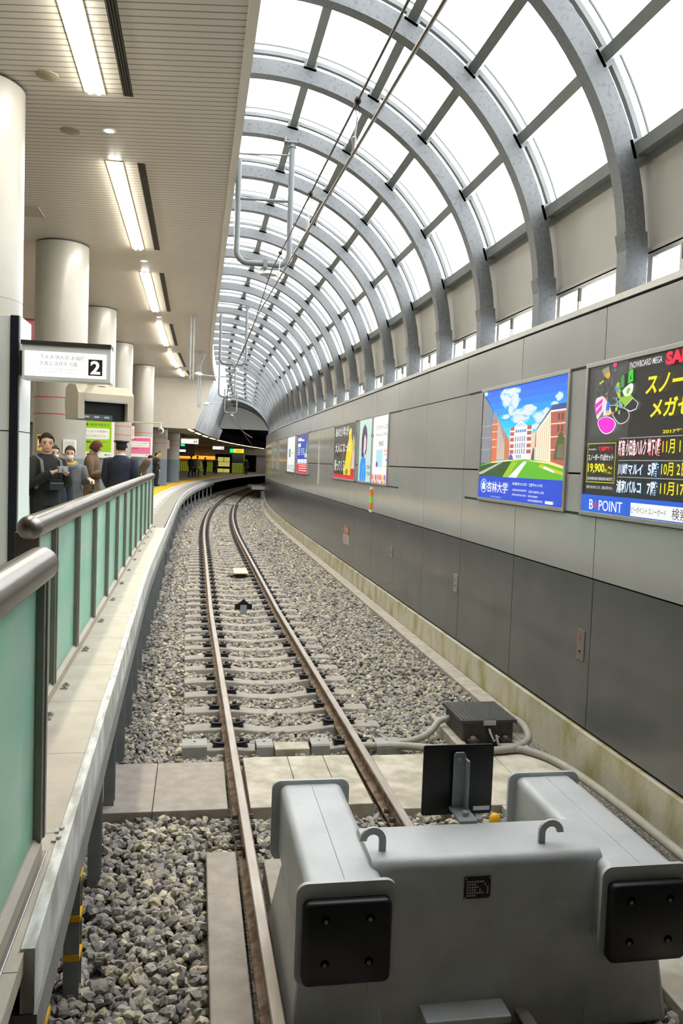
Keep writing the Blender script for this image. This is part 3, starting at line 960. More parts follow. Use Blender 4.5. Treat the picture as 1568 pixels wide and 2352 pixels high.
# ------------------------------------------------------------------ BUFFER STOP
bs = thing('buffer_stop', 'grey steel buffer stop with two square beams and black rubber pads ending the track', 'buffer stop', (1.36, 3.3, 0))
def rrect(w, h, r, n=5):
    out = []
    for cx, cy, a0 in ((w - r, h - r, 0), (-w + r, h - r, 90), (-w + r, -h + r, 180), (w - r, -h + r, 270)):
        for i in range(n + 1):
            a = math.radians(a0 + 90 * i / n)
            out.append((cx + r * math.cos(a), cy + r * math.sin(a)))
    return out
def ridge(poly, k=0.012):
    return [(u, v + (k * (1 - abs(u) / 0.18) if v > 0 else 0)) for u, v in poly]
for sx, nm in ((-0.68, 'platform side'), (0.71, 'wall side')):
    cz = 0.505
    at = lambda u, v, d: (sx + u, d, cz + v)
    m = MB()
    body = []
    m.prism([(u, v) for u, v in rrect(0.175, 0.20, 0.045)], at, 0.02, 1.13, BUFF)
    m.prism([(-0.004, 0.199), (0.004, 0.199), (0.001, 0.204), (-0.001, 0.204)], at, 0.03, 1.12, BUFF)
    b = m.build('buffer_beam', bs, smooth=True, angle=50)
    for y0, y1, nm2 in ((0.0, 0.022, 'front_flange'), (1.12, 1.142, 'rear_flange')):
        f = MB()
        f.prism(rrect(0.218, 0.222, 0.05), at, y0, y1, BUFF)
        f.build(nm2, b, smooth=True, angle=50)
    pd = MB()
    pad = rrect(0.190, 0.182, 0.03)
    pad2 = rrect(0.182, 0.174, 0.03)
    dz = -0.025
    pd.loft([[at(u, v + dz, 0.0) for u, v in pad], [at(u, v + dz, -0.035) for u, v in pad], [at(u, v + dz, -0.045) for u, v in pad2]], BLACKM)
    pdo = pd.build('rubber_pad', b, smooth=True, angle=50)
    for u in (-0.095, 0.095):
        for v in (-0.105, 0.085):
            hb = MB()
            hb.lathe([(0.019, -0.0462), (0.019, -0.0458)], (sx + u, 0, cz + v), DARK, 14, 'y')
            hb.lathe([(0.010, -0.0468), (0.010, -0.0463)], (sx + u, 0, cz + v - 0.008), flat(112, 104, 96), 10, 'y')  # flat discs paint the shaded recess and its bright lower rim
            hb.build('painted_bolt_hole', pdo)
    lg = MB()
    for y0, y1 in ((0.12, 1.0),):
        lg.loft([[(sx - 0.17, y0 + 0.04, 0.32), (sx + 0.17, y0 + 0.04, 0.32), (sx + 0.17, y1, 0.32), (sx - 0.17, y1, 0.32)], [(sx - 0.21, y0, -0.12), (sx + 0.23, y0, -0.12), (sx + 0.23, y1 + 0.25, -0.12), (sx - 0.21, y1 + 0.25, -0.12)]], BUFF)
    lg.build('leg', bs, bevel=0.02)
cbm = MB()
cbm.prism(rrect(0.19, 0.52, 0.05, 6), lambda u, v, d: (d, 0.33 + u, 0.215 + v), -0.54, 0.565, BUFF)
cbm.build('cross_beam', bs, smooth=True, angle=50)
m = MB()
m.box(-0.30, 0.10, 0.02, 0.16, 0.02, 0.055, BUFF)
m.build('ledge', bs, bevel=0.006)
def lug(x, tip):
    m = MB()
    out, inn = [], []
    for i in range(11):
        a = math.radians(180 * i / 10)
        out.append((0.062 * math.cos(a), 0.062 * math.sin(a)))
        inn.append((0.03 * math.cos(a), 0.03 * math.sin(a)))
    poly = [(0.062, -0.06)] + out + inn[::-1] + [(0.03, -0.06)]
    m.prism([(tip * u, v) for u, v in poly], lambda u, v, d: (x + u, d, 0.785 + v), 0.24, 0.256, BUFF)
    m.build('lifting_lug', bs)
lug(-0.52, 1)
lug(0.35, -1)
np_ = MB()
np_.box(-0.11, 0.015, 0.132, 0.139, 0.545, 0.645, BLACKP)
npo = np_.build('nameplate', bs)
np_ = MB()
for r in range(7):
    for c in range(9):
        if r < 6 and (c < 4 or rng.random() < 0.4):
            np_.box(-0.10 + c * 0.012, -0.092 + c * 0.012, 0.1305, 0.132, 0.555 + r * 0.013, 0.563 + r * 0.013, ALUM)
for u in (-0.105, 0.010):
    for v in (0.55, 0.64):
        np_.lathe([(0.004, 0.128), (0.004, 0.132)], (u, 0, v), ALUM, 6, 'y')
np_.build('engraving', npo)

# black plate on a bracket standing on the buffer stop's cross beam
mp = thing('marker_board', 'black square plate seen from behind on a grey steel bracket on the buffer stop', 'marker board', (1.385, 3.88, 0.735))
m = MB()
m.prism(rrect(0.19, 0.185, 0.01, 3), lambda u, v, d: (u, d, 0.145 + v), 0.10, 0.108, BLACKP)
m.build('board', mp)
m = MB()
m.box(0.09, 0.18, 0.098, 0.0995, -0.022, 0.0, WHITE)
m.build('sticker', mp)
m = MB()
m.prism([(-0.035, 0.0), (0.035, 0.0), (0.035, 0.27), (0.02, 0.30), (-0.025, 0.30), (-0.035, 0.285)], lambda u, v, d: (u, d, v), 0.07, 0.082, STEEL)
m.box(0.024, 0.036, 0.02, 0.082, 0.0, 0.27, STEEL)
m.box(-0.05, 0.045, -0.09, 0.08, 0.0, 0.014, STEEL)
m.box(-0.05, 0.045, -0.10, -0.085, -0.04, 0.014, STEEL)
m.build('bracket', mp, bevel=0.003)
for z in (0.06, 0.26):
    m = MB()
    m.lathe([(0.011, 0.058), (0.011, 0.07)], (-0.005, 0, z), STEEL, 6, 'y')
    m.build('bolt', mp)
m = MB()
m.lathe([(0.018, 0.014), (0.018, 0.035), (0.01, 0.04)], (0.0, -0.04, 0), STEEL, 6)
m.build('bolt', mp)
yb = MB()
yb.ball((2.25, 5.6, -0.10), 0.045, 0.04, 0.06, YELLOW, 10, 6)
tag(yb.build('yellow_marker', smooth=True), 'small bright yellow plastic piece lying on the ballast behind the buffer stop', 'marker')

# ================================================================== POSTER BOXES ON THE RIGHT WALL
def wall_fn(Y1, Y0, z0, z1, depth=0.03):
    def fn(u, v, d):
        y = Y1 + (Y0 - Y1) * u
        return (wall_x(y) - depth - d, y, z0 + (z1 - z0) * v)
    return fn
def poster_box(label, Y1, Y0, z0=2.16, z1=3.45, split=None, group='backlit poster boxes on the right wall'):
    root = thing('poster_box', label, 'poster', (0, 0, 0), 0, group)
    fn = wall_fn(Y1, Y0, z0, z1, 0.0)
    W, Hh = abs(Y1 - Y0), z1 - z0
    fu, fv = 0.045 / W, 0.04 / Hh
    m = MB()
    for a, b, c, e in ((-fu, 1 + fu, -fv, 0.0), (-fu, 1 + fu, 1.0, 1 + fv), (-fu, 0.0, 0, 1), (1.0, 1 + fu, 0, 1)):
        m.hexa([fn(u, v, d) for v in (c, e) for d in (0.024, -0.02) for u in (a, b)], ALUM)
    if split:
        m.hexa([fn(u, v, d) for v in (0, 1) for d in (0.04, 0.0) for u in (split - 0.006, split + 0.006)], ALUM)
    m.build('frame', root, bevel=0.004)
    return root, wall_fn(Y1, Y0, z0, z1, 0.008)
def art(root, name, fn, items, label=None):
    """items: (polygon, colour) layers laid one above the other in the printed sheet"""
    m = MB()
    for i, (poly, c) in enumerate(items):
        m.face(poly, fn, 0.00013 * i, lit(*c))
    o = m.build(name, root)
    if label:
        o['label'] = label
    return 0.00013 * len(items)
def words(root, fn, items, d=0.016, name='lettering'):
    m = MB()
    for it in items:
        body, u0, u1, v0, v1, c = it[:6]
        put_text(m, body, u0, u1, v0, v1, fn, d, lit(*c), it[6] if len(it) > 6 else 0.0, it[7] if len(it) > 7 else 0.0)
    return m.build(name, root)
def R(u0, u1, v0, v1):
    return [(u0, v0), (u1, v0), (u1, v1), (u0, v1)]
def blob(u, v, ru, rv, n=14, wob=0.25):
    return [(u + ru * (1 + rng.uniform(-wob, wob)) * math.cos(2 * PI * i / n), v + rv * (1 + rng.uniform(-wob, wob)) * math.sin(2 * PI * i / n)) for i in range(n)]

def ch(poly, n=2):
    """rounds a drawn outline"""
    for _ in range(n):
        q = []
        for i in range(len(poly)):
            a, b = poly[i], poly[(i + 1) % len(poly)]
            q += [(a[0] * 0.75 + b[0] * 0.25, a[1] * 0.75 + b[1] * 0.25), (a[0] * 0.25 + b[0] * 0.75, a[1] * 0.25 + b[1] * 0.75)]
        poly = q
    return poly
# campus poster
p1, f1 = poster_box('backlit blue poster of a brick campus with green lawn and white lettering', 9.72, 7.36)
L = []
sky = [(0, 104, 240), (0, 118, 246), (0, 138, 250), (0, 160, 252), (0, 182, 252), (10, 202, 252), (40, 218, 252), (90, 228, 252)]
for i, c in enumerate(sky):
    L.append((R(0, 1, 0.2, 1.0 - i * 0.06), c))
CW = (226, 236, 240)
for u, v, ru, rv in ((0.30, 0.93, 0.05, 0.05), (0.40, 0.95, 0.085, 0.035), (0.43, 0.87, 0.055, 0.06), (0.33, 0.88, 0.05, 0.05), (0.39, 0.79, 0.03, 0.04), (0.33, 0.74, 0.05, 0.018), (0.52, 0.74, 0.10, 0.055), (0.60, 0.77, 0.075, 0.045), (0.48, 0.71, 0.06, 0.035), (0.74, 0.70, 0.08, 0.04), (0.80, 0.74, 0.04, 0.025), (0.92, 0.84, 0.03, 0.03), (0.70, 0.63, 0.05, 0.02), (0.03, 0.98, 0.03, 0.02), (0.88, 0.79, 0.03, 0.015)):
    L.append((blob(u, v, ru * 1.2, rv * 1.2, 18, 0.3), (130, 216, 250)))
    L.append((blob(u, v, ru, rv, 18, 0.35), CW))
L += [([(0, 0.30), (0.153, 0.333), (0.148, 0.813), (0.0, 1.0)], (92, 84, 88))]
for i in range(7):
    u = 0.012 + i * 0.02
    L.append(([(u, 0.325), (u + 0.008, 0.326), (u + 0.008, 0.97 - u * 1.1), (u, 0.98 - u * 1.1)], (190, 196, 206)))
for v in (0.45, 0.56, 0.67):
    L.append((R(0, 0.148, v, v + 0.008), (170, 172, 180)))
L += [([(0.153, 0.333), (0.237, 0.35), (0.21, 0.756), (0.157, 0.772)], (226, 120, 74)), ([(0.157, 0.73), (0.212, 0.728), (0.208, 0.79), (0.16, 0.79)], (150, 150, 160)),
      ([(0.237, 0.35), (0.407, 0.358), (0.386, 0.537), (0.21, 0.756)], (176, 150, 140)), ([(0.34, 0.355), (0.407, 0.358), (0.386, 0.537), (0.335, 0.60)], (214, 122, 82))]
for v in (0.47, 0.54, 0.61, 0.68):
    L.append(([(0.154, v), (0.225, v), (0.225, v + 0.008), (0.154, v + 0.008)], (250, 214, 190)))
for i in range(7):
    u = 0.235 + i * 0.015
    L.append(([(u, 0.36), (u + 0.006, 0.36), (u + 0.004, 0.72 - i * 0.035), (u, 0.73 - i * 0.035)], (244, 236, 220)))
L += [(R(0.40, 0.66, 0.358, 0.642), (250, 250, 250)), ([(0.44, 0.635), (0.525, 0.69), (0.61, 0.635)], (250, 250, 250)), ([(0.465, 0.640), (0.525, 0.675), (0.585, 0.640)], (205, 220, 240))]
for v in (0.425, 0.475, 0.53, 0.58, 0.625):
    L += [(R(0.405, 0.452, v - 0.015, v + 0.017), (206, 92, 74)), (R(0.605, 0.655, v - 0.015, v + 0.017), (186, 96, 86))]
for i in range(5):
    u = 0.468 + i * 0.027
    L.append((R(u, u + 0.018, 0.59, 0.613), (84, 130, 196)))
    for v in (0.42, 0.47, 0.525):
        L.append((R(u, u + 0.014, v - 0.012, v + 0.03), (150, 160, 178)))
for i in range(3):
    L.append((R(0.49 + i * 0.022, 0.503 + i * 0.022, 0.37, 0.40), (140, 140, 144)))
L += [([(0.66, 0.358), (0.72, 0.345), (0.71, 0.60), (0.655, 0.553)], (238, 214, 190)), ([(0.70, 0.46), (0.725, 0.46), (0.725, 0.58), (0.705, 0.60)], (206, 116, 92)), ([(0.665, 0.36), (0.70, 0.355), (0.70, 0.44), (0.685, 0.46)], (92, 80, 92)),
      ([(0.722, 0.341), (0.873, 0.341), (0.852, 0.74), (0.712, 0.593)], (252, 240, 214)), ([(0.712, 0.593), (0.715, 0.61), (0.869, 0.785), (0.852, 0.74)], (86, 110, 160)),
      ([(0.873, 0.33), (1.0, 0.309), (1.0, 0.74), (0.852, 0.74)], (188, 96, 80)), ([(0.852, 0.74), (1.0, 0.74), (1.0, 0.785), (0.869, 0.782)], (58, 84, 146)), (R(0.853, 1.0, 0.727, 0.742), (246, 240, 234))]
for i in range(6):
    u = 0.735 + i * 0.021
    L.append(([(u, 0.36), (u + 0.007, 0.36), (u + 0.006, 0.60 + i * 0.02), (u, 0.595 + i * 0.02)], (226, 196, 160)))
for v in (0.43, 0.53, 0.63):
    L.append((R(0.862, 1.0, v, v + 0.009), (250, 226, 210)))
for u in (0.925, 0.96):
    for v in (0.57, 0.66):
        L.append((R(u, u + 0.018, v, v + 0.05), (92, 74, 84)))
L += [([(0.90, 0.36), (0.925, 0.50), (0.94, 0.55), (0.965, 0.57), (0.99, 0.54), (1.0, 0.50), (1.0, 0.36)], (70, 96, 40)), ([(0.93, 0.37), (0.94, 0.47), (0.99, 0.48), (1.0, 0.37)], (120, 110, 90)), ([(0.395, 0.357), (0.415, 0.40), (0.43, 0.41), (0.45, 0.39), (0.462, 0.357)], (40, 110, 200)),
      ([(0, 0.20), (1, 0.20), (1, 0.31), (0.87, 0.345), (0.60, 0.362), (0.40, 0.356), (0.15, 0.335), (0, 0.30)], (96, 190, 20)),
      ([(0.15, 0.335), (0.40, 0.356), (0.87, 0.345), (1, 0.31), (1, 0.29), (0.85, 0.325), (0.6, 0.352), (0.42, 0.347), (0.2, 0.325)], (248, 232, 150)),
      ([(0, 0.20), (0.33, 0.20), (0.44, 0.34), (0.40, 0.343), (0.18, 0.325), (0, 0.295)], (34, 84, 30)), ([(0, 0.215), (0.06, 0.225), (0.33, 0.335), (0.28, 0.332), (0, 0.235)], (196, 186, 180)),
      ([(0.33, 0.20), (0.40, 0.20), (0.52, 0.34), (0.45, 0.34)], (160, 204, 20)), ([(0.585, 0.342), (0.627, 0.342), (0.508, 0.203), (0.407, 0.203)], (252, 252, 248)),
      ([(0.75, 0.30), (1, 0.24), (1, 0.265), (0.78, 0.325)], (206, 206, 40)), ([(0.80, 0.29), (0.92, 0.255), (0.92, 0.27), (0.82, 0.305)], (246, 246, 230)), (R(0, 1, 0, 0.203), (8, 70, 214))]
art(p1, 'artwork', f1, [(ch(q) if len(q) == 18 else q, c) for q, c in L])
EW = (250, 252, 255)
m = MB()
m.face([(0.09 + 0.046 * math.cos(2 * PI * i / 24), 0.112 + 0.068 * math.sin(2 * PI * i / 24)) for i in range(24)], f1, 0.0270, lit(150, 196, 240))
m.face([(0.09 + 0.034 * math.cos(2 * PI * i / 24), 0.112 + 0.054 * math.sin(2 * PI * i / 24)) for i in range(24)], f1, 0.0272, lit(8, 70, 214))
m.face([(0.065, 0.08), (0.115, 0.08), (0.11, 0.12), (0.12, 0.13), (0.1, 0.135), (0.1, 0.155), (0.08, 0.155), (0.08, 0.135), (0.06, 0.13), (0.07, 0.12)], f1, 0.0274, lit(240, 246, 255))
m.build('emblem', p1)
words(p1, f1, [('杏林大学', 0.14, 0.42, 0.058, 0.158, EW, 0.012), ('井の頭キャンパス', 0.48, 0.648, 0.138, 0.165, EW, 0.02), ('三鷹キャンパス', 0.674, 0.818, 0.138, 0.165, EW, 0.02),
               ('外国語学部/総合政策学部', 0.479, 0.644, 0.09, 0.108, EW), ('保健学部/医学部/大学院', 0.479, 0.644, 0.05, 0.067, EW), ('医学部 / 保健学部 / 大学院', 0.674, 0.835, 0.085, 0.106, EW),
               ('医学部付属病院', 0.67, 0.771, 0.05, 0.067, EW), ('医学部付属看護専門学校', 0.669, 0.826, 0.016, 0.034, EW), ('KYORIN UNIVERSITY', 0.2, 0.34, 0.012, 0.024, (190, 220, 250))], 0.0275)
m = MB()
m.face(R(0.852, 0.93, 0.012, 0.036), f1, 0.0275, lit(240, 246, 250))
m.build('search_box', p1)

# snowboard sale poster
p2, f2 = poster_box('backlit black snowboard sale poster with yellow, red and white lettering', 6.95, 4.56)
BK = (22, 22, 22)
L = [(R(0, 1, 0, 1), BK), ([(0, 0.45), (0.3, 0.5), (0.32, 0.8), (0.28, 1), (0, 1)], (58, 60, 60)), ([(0.03, 0.52), (0.26, 0.55), (0.27, 0.97), (0.05, 0.97)], (72, 74, 74))]
for i in range(46):
    u, v = rng.uniform(0.07, 0.22), rng.uniform(0.66, 0.97)
    g_ = int(rng.uniform(40, 130))
    L.append((blob(u, v, rng.uniform(0.004, 0.012), rng.uniform(0.006, 0.02), 6, 0.5), (g_, g_, g_)))
L += [([(0.10, 0.97), (0.15, 0.985), (0.165, 0.92), (0.12, 0.92)], (150, 150, 120)), (blob(0.145, 0.925, 0.018, 0.025, 9), (240, 170, 20)), ([(0.09, 0.87), (0.12, 0.89), (0.115, 0.9), (0.085, 0.88)], (220, 210, 20)),
      (blob(0.195, 0.985, 0.016, 0.016, 9, 0.1), (230, 40, 130)), ([(0.14, 0.78), (0.152, 0.78), (0.158, 0.70), (0.146, 0.70)], (190, 90, 40)),
      # clear board
      ([(0.146, 0.74), (0.29, 0.69), (0.318, 0.645), (0.30, 0.60), (0.25, 0.585), (0.215, 0.62)], (226, 226, 226)), ([(0.150, 0.735), (0.288, 0.687), (0.314, 0.645), (0.297, 0.605), (0.251, 0.591), (0.219, 0.625)], (40, 42, 40))]
for i in range(40):
    u, v = rng.uniform(0.2, 0.31), rng.uniform(0.66, 0.76)
    L.append((blob(u, v, rng.uniform(0.004, 0.01), rng.uniform(0.006, 0.016), 5, 0.5), [(120, 190, 60), (40, 60, 40), (200, 210, 40), (90, 180, 210), (30, 30, 30), (150, 200, 170)][i % 6]))
# pink board
L += [([(0.060, 0.772), (0.10, 0.79), (0.133, 0.789), (0.21, 0.655), (0.11, 0.655), (0.085, 0.62)], (236, 226, 232)), ([(0.06, 0.735), (0.125, 0.775), (0.12, 0.745), (0.07, 0.705)], (236, 40, 190)), ([(0.075, 0.69), (0.12, 0.735), (0.12, 0.70), (0.08, 0.66)], (232, 60, 190)), ([(0.09, 0.63), (0.13, 0.69), (0.135, 0.66), (0.095, 0.62)], (120, 120, 126)),
      ([(0.083, 0.625), (0.146, 0.655), (0.20, 0.635), (0.229, 0.602), (0.226, 0.575), (0.206, 0.542), (0.159, 0.524), (0.114, 0.555)], (246, 246, 246)), ([(0.088, 0.624), (0.146, 0.65), (0.20, 0.63), (0.223, 0.602), (0.219, 0.575), (0.203, 0.547), (0.159, 0.531), (0.119, 0.559)], (246, 0, 214)),
      (blob(0.165, 0.71, 0.016, 0.035, 9, 0.3), (30, 120, 220)), (blob(0.165, 0.672, 0.012, 0.016, 8, 0.3), (230, 210, 30)), (blob(0.205, 0.665, 0.006, 0.015, 8, 0.3), (246, 120, 50)),
      # green bindings board
      ([(0.205, 0.81), (0.225, 0.88), (0.262, 0.83), (0.29, 0.80), (0.355, 0.735), (0.292, 0.683)], (150, 200, 60)), ([(0.275, 0.69), (0.335, 0.75), (0.372, 0.712), (0.361, 0.675), (0.322, 0.662)], (236, 236, 236)), ([(0.28, 0.692), (0.335, 0.745), (0.367, 0.712), (0.358, 0.68), (0.322, 0.669)], (36, 36, 36)),
      ([(0.24, 0.815), (0.24, 0.90), (0.258, 0.925), (0.272, 0.92), (0.278, 0.83), (0.262, 0.80)], (36, 70, 40)), ([(0.247, 0.825), (0.247, 0.89), (0.258, 0.91), (0.268, 0.90), (0.270, 0.83)], (76, 150, 70)),
      ([(0.255, 0.80), (0.30, 0.84), (0.333, 0.845), (0.333, 0.79), (0.31, 0.763), (0.28, 0.765)], (236, 244, 230)), ([(0.296, 0.845), (0.298, 0.92), (0.312, 0.935), (0.326, 0.93), (0.33, 0.855)], (60, 210, 30)), ([(0.306, 0.87), (0.312, 0.90), (0.32, 0.87)], (20, 90, 20)),
      (blob(0.30, 0.80, 0.012, 0.02, 8, 0.4), (120, 200, 40)), (blob(0.26, 0.78, 0.014, 0.02, 8, 0.4), (40, 70, 40)), (blob(0.225, 0.82, 0.012, 0.018, 7, 0.4), (60, 150, 220)), (blob(0.24, 0.775, 0.01, 0.016, 7, 0.4), (220, 200, 40))]
for v in (0.497, 0.354, 0.248):
    L.append((R(0.262, 1, v - 0.003, v + 0.003), (150, 150, 150)))
for a, b, c, d_ in ((0.03, 0.24, 0.203, 0.208), (0.03, 0.24, 0.467, 0.472), (0.03, 0.033, 0.203, 0.472), (0.237, 0.24, 0.203, 0.472)):
    L.append((R(a, b, c, d_), (210, 210, 20)))
L += [(R(0, 1, 0, 0.118), (10, 92, 220)), (R(0.361, 0.94, 0.006, 0.09), (244, 246, 244))]
art(p2, 'artwork', f2, [(ch(q) if len(q) >= 6 else q, c) for q, c in L])
YL, WH, RD, CY = (246, 236, 10), (248, 248, 248), (244, 16, 66), (130, 214, 250)
words(p2, f2, [('新宿 小田急ハルク 地下1階', 0.260, 0.526, 0.380, 0.490, (240, 30, 70), 0.03), ('川崎マルイ', 0.264, 0.427, 0.258, 0.337, (60, 170, 240), 0.03), ('5階', 0.457, 0.521, 0.258, 0.343, (60, 170, 240), 0.03), ('浦和パルコ', 0.260, 0.423, 0.144, 0.230, (60, 170, 240), 0.03), ('7階', 0.457, 0.521, 0.144, 0.230, (60, 170, 240), 0.03)], 0.0195, 'lettering_outline')
words(p2, f2, [('SNOWBOARD MEGA', 0.305, 0.505, 0.935, 0.975, (226, 226, 226), 0.01), ('SALE', 0.526, 0.685, 0.912, 0.99, RD, 0.06), ('スノーボード', 0.415, 0.85, 0.756, 0.878, YL, 0.03, 0.08), ('メガセール！', 0.450, 0.86, 0.612, 0.724, YL, 0.03, 0.08),
               ('2017年～2018年', 0.532, 0.78, 0.512, 0.538, YL, 0.02), ('新宿 小田急ハルク 地下1階', 0.262, 0.524, 0.384, 0.487, WH, 0.02), ('11月 1日(WED)', 0.536, 0.80, 0.382, 0.478, YL, 0.01),
               ('川崎マルイ', 0.266, 0.425, 0.262, 0.333, WH, 0.02), ('5階', 0.459, 0.519, 0.262, 0.340, WH, 0.02), ('10月 2日(MON)', 0.536, 0.80, 0.253, 0.343, YL, 0.01), ('浦和パルコ', 0.262, 0.421, 0.148, 0.227, WH, 0.02), ('7階', 0.459, 0.519, 0.148, 0.227, WH, 0.02), ('11月17日(FRI)', 0.536, 0.80, 0.140, 0.230, YL, 0.01),
               ('数量限定！', 0.116, 0.219, 0.418, 0.448, RD, 0.05), ('Apocalypse', 0.043, 0.10, 0.422, 0.438, WH), ('スノーボード3点セット', 0.041, 0.228, 0.352, 0.398, WH, 0.02), ('19,900', 0.043, 0.168, 0.264, 0.334, YL, 0.03), ('円', 0.17, 0.187, 0.268, 0.295, YL, 0.02), ('～', 0.195, 0.225, 0.295, 0.315, YL, 0.02), ('(税込)', 0.195, 0.222, 0.262, 0.28, YL),
               ('SNOWBOARD+BINDING+BOOTS', 0.043, 0.232, 0.220, 0.240, WH), ('お問い合わせはこちら、在庫に限りあり。', 0.039, 0.236, 0.160, 0.182, WH), ('B', 0.069, 0.098, 0.018, 0.086, WH, 0.01), ('POINT', 0.142, 0.308, 0.016, 0.086, WH, 0.005), ('ビーポイント スノーボード', 0.369, 0.577, 0.028, 0.068, (60, 60, 60)), ('検索', 0.609, 0.69, 0.014, 0.082, (40, 40, 40))], 0.0205)
m = MB()
star = []
for i in range(10):
    r_ = (0.02 if i % 2 == 0 else 0.009)
    a = PI / 2 + i * PI / 5
    star.append((0.118 + r_ * math.cos(a) * 0.75, 0.052 + r_ * math.sin(a) * 1.5))
m.face(star, f2, 0.0205, lit(240, 20, 40))
m.build('star', p2)

# dark poster with a yellow figure, and the paired pale poster
p3, f3 = poster_box('backlit dark poster with white hand lettering and a yellow figure', 20.75, 17.95)
L = [(R(0, 1, 0, 1), (70, 66, 58)), ([(0, 0.07), (0.6, 0.07), (0.6, 0.5), (0, 0.6)], (52, 52, 46)), (blob(0.2, 0.3, 0.15, 0.12), (70, 84, 60)), (blob(0.45, 0.42, 0.1, 0.1), (96, 84, 50)), ([(0.78, 0.08), (1, 0.08), (1, 0.5), (0.97, 0.7), (0.9, 0.8), (0.86, 0.6)], (170, 176, 130)), ([(0.85, 0.2), (1, 0.2), (1, 0.5), (0.9, 0.5)], (226, 196, 190)),
     ([(0.50, 0.07), (0.58, 0.35), (0.65, 0.62), (0.72, 0.74), (0.70, 0.84), (0.73, 0.91), (0.80, 0.92), (0.83, 0.86), (0.81, 0.77), (0.90, 0.62), (0.88, 0.45), (0.80, 0.30), (0.82, 0.07)], (246, 214, 20)), (R(0.5, 0.82, 0.07, 0.2), (240, 214, 40)), (blob(0.64, 0.13, 0.08, 0.05, 12), (130, 150, 30)), (R(0.82, 1, 0.07, 0.19), (206, 20, 40)), (R(0, 1, 0, 0.075), (214, 26, 56))]
art(p3, 'artwork', f3, [(ch(q) if len(q) >= 8 else q, c) for q, c in L])
words(p3, f3, [('あの少年が、', 0.05, 0.74, 0.79, 0.97, WH), ('大人になって', 0.05, 0.80, 0.49, 0.67, WH), ('帰ってくる', 0.03, 0.55, 0.13, 0.35, WH)], 0.005)
p3b, f3b = poster_box('pale backlit poster pair of a woman in a blue top and a contact lens notice', 17.5, 14.78, 2.16, 3.46, 0.51)
L = [(R(0, 0.51, 0, 1), (196, 226, 218)), (R(0.51, 1, 0, 1), (246, 250, 246)), (R(0.02, 0.06, 0.05, 0.55), (150, 220, 210)),
     ([(0.10, 0.40), (0.09, 0.70), (0.13, 0.86), (0.20, 0.93), (0.27, 0.86), (0.30, 0.72), (0.29, 0.5), (0.26, 0.44), (0.2, 0.38)], (46, 34, 76)), ([(0.17, 0.47), (0.18, 0.70), (0.22, 0.77), (0.265, 0.68), (0.26, 0.52), (0.22, 0.45)], (246, 206, 200)), (R(0.19, 0.23, 0.36, 0.47), (240, 200, 194)),
     ([(0.05, 0), (0.06, 0.28), (0.10, 0.38), (0.2, 0.41), (0.26, 0.36), (0.29, 0.1), (0.28, 0)], (20, 140, 240)), ([(0.12, 0), (0.16, 0.3), (0.18, 0.3), (0.15, 0)], (90, 190, 250)), ([(0.22, 0), (0.2, 0.28), (0.22, 0.28), (0.25, 0)], (80, 180, 250)), (R(0.44, 0.53, 0.70, 0.75), (190, 40, 110)),
     (R(0.64, 0.84, 0.24, 0.50), (176, 228, 240)), (blob(0.67, 0.28, 0.03, 0.05, 8), (120, 60, 170)), (R(0.88, 1.0, 0.46, 0.50), (246, 200, 180)), (R(0.88, 1.0, 0.41, 0.44), (246, 210, 196)), (R(0.95, 0.99, 0.33, 0.36), (50, 110, 200)), (R(0.88, 1, 0.24, 0.27), (246, 216, 206))]
PC = [(230, 30, 70), (246, 190, 20), (120, 40, 150), (240, 120, 40), (210, 30, 110)]
for i in range(9):
    L.append((blob(0.545 + i * 0.055, 0.085, 0.02, 0.05, 10, 0.1), PC[i % 5]))
    L.append((blob(0.57 + i * 0.055, 0.012, 0.018, 0.03, 10, 0.05), PC[(i + 2) % 5]))
art(p3b, 'artwork', f3b, [([(min(max(u, 0), 1), min(max(v, 0), 1)) for u, v in q], c) for q, c in L])
words(p3b, f3b, [('コンタクトレンズ', 0.63, 0.98, 0.80, 0.87, (60, 60, 60), 0.01), ('Menicon Miru', 0.62, 0.99, 0.70, 0.75, (130, 130, 130)), ('渋谷店', 0.72, 0.87, 0.55, 0.63, (60, 60, 60), 0.01), ('START', 0.32, 0.48, 0.2, 0.26, (60, 90, 100), 0.02), ('TODAY', 0.32, 0.48, 0.1, 0.16, (60, 90, 100), 0.02)], 0.008)
# distant pair
p4, f4 = poster_box('almost blank white backlit poster beside a blue and red one', 31.78, 29.25)
art(p4, 'artwork', f4, [(R(0, 1, 0, 1), (236, 244, 238)), (R(0.2, 0.42, 0.42, 0.66), (130, 140, 140)), (R(0.5, 0.8, 0.5, 0.56), (210, 220, 216)), (R(0.05, 0.9, 0.03, 0.2), (206, 216, 214)), (R(0.8, 0.95, 0.03, 0.06), (230, 60, 90))])
p5, f5 = poster_box('blue backlit poster with white lettering and a red band, far along the wall', 28.6, 25.95)
L = [(R(0, 1, 0, 1), (20, 64, 190)), (R(0, 1, 0.9, 1), (44, 50, 140)), (R(0, 1, 0, 0.23), (230, 30, 56)), (R(0, 1, 0.23, 0.245), (246, 246, 246)), (R(0.05, 0.42, 0.84, 0.92), (236, 240, 250)), (R(0.42, 0.68, 0.83, 0.87), (236, 240, 250)), (R(0.05, 0.34, 0.68, 0.78), (236, 240, 250)), ([(0.75, 0.45), (1, 0.45), (1, 0.85), (0.9, 0.75)], (120, 170, 150)), (R(0.75, 1, 0.4, 0.5), (226, 216, 190))]
for i, (a, b) in enumerate(((0.05, 0.36), (0.39, 0.67), (0.70, 0.97))):
    L.append((R(a, b, 0.26, 0.36), (240, 244, 250)))
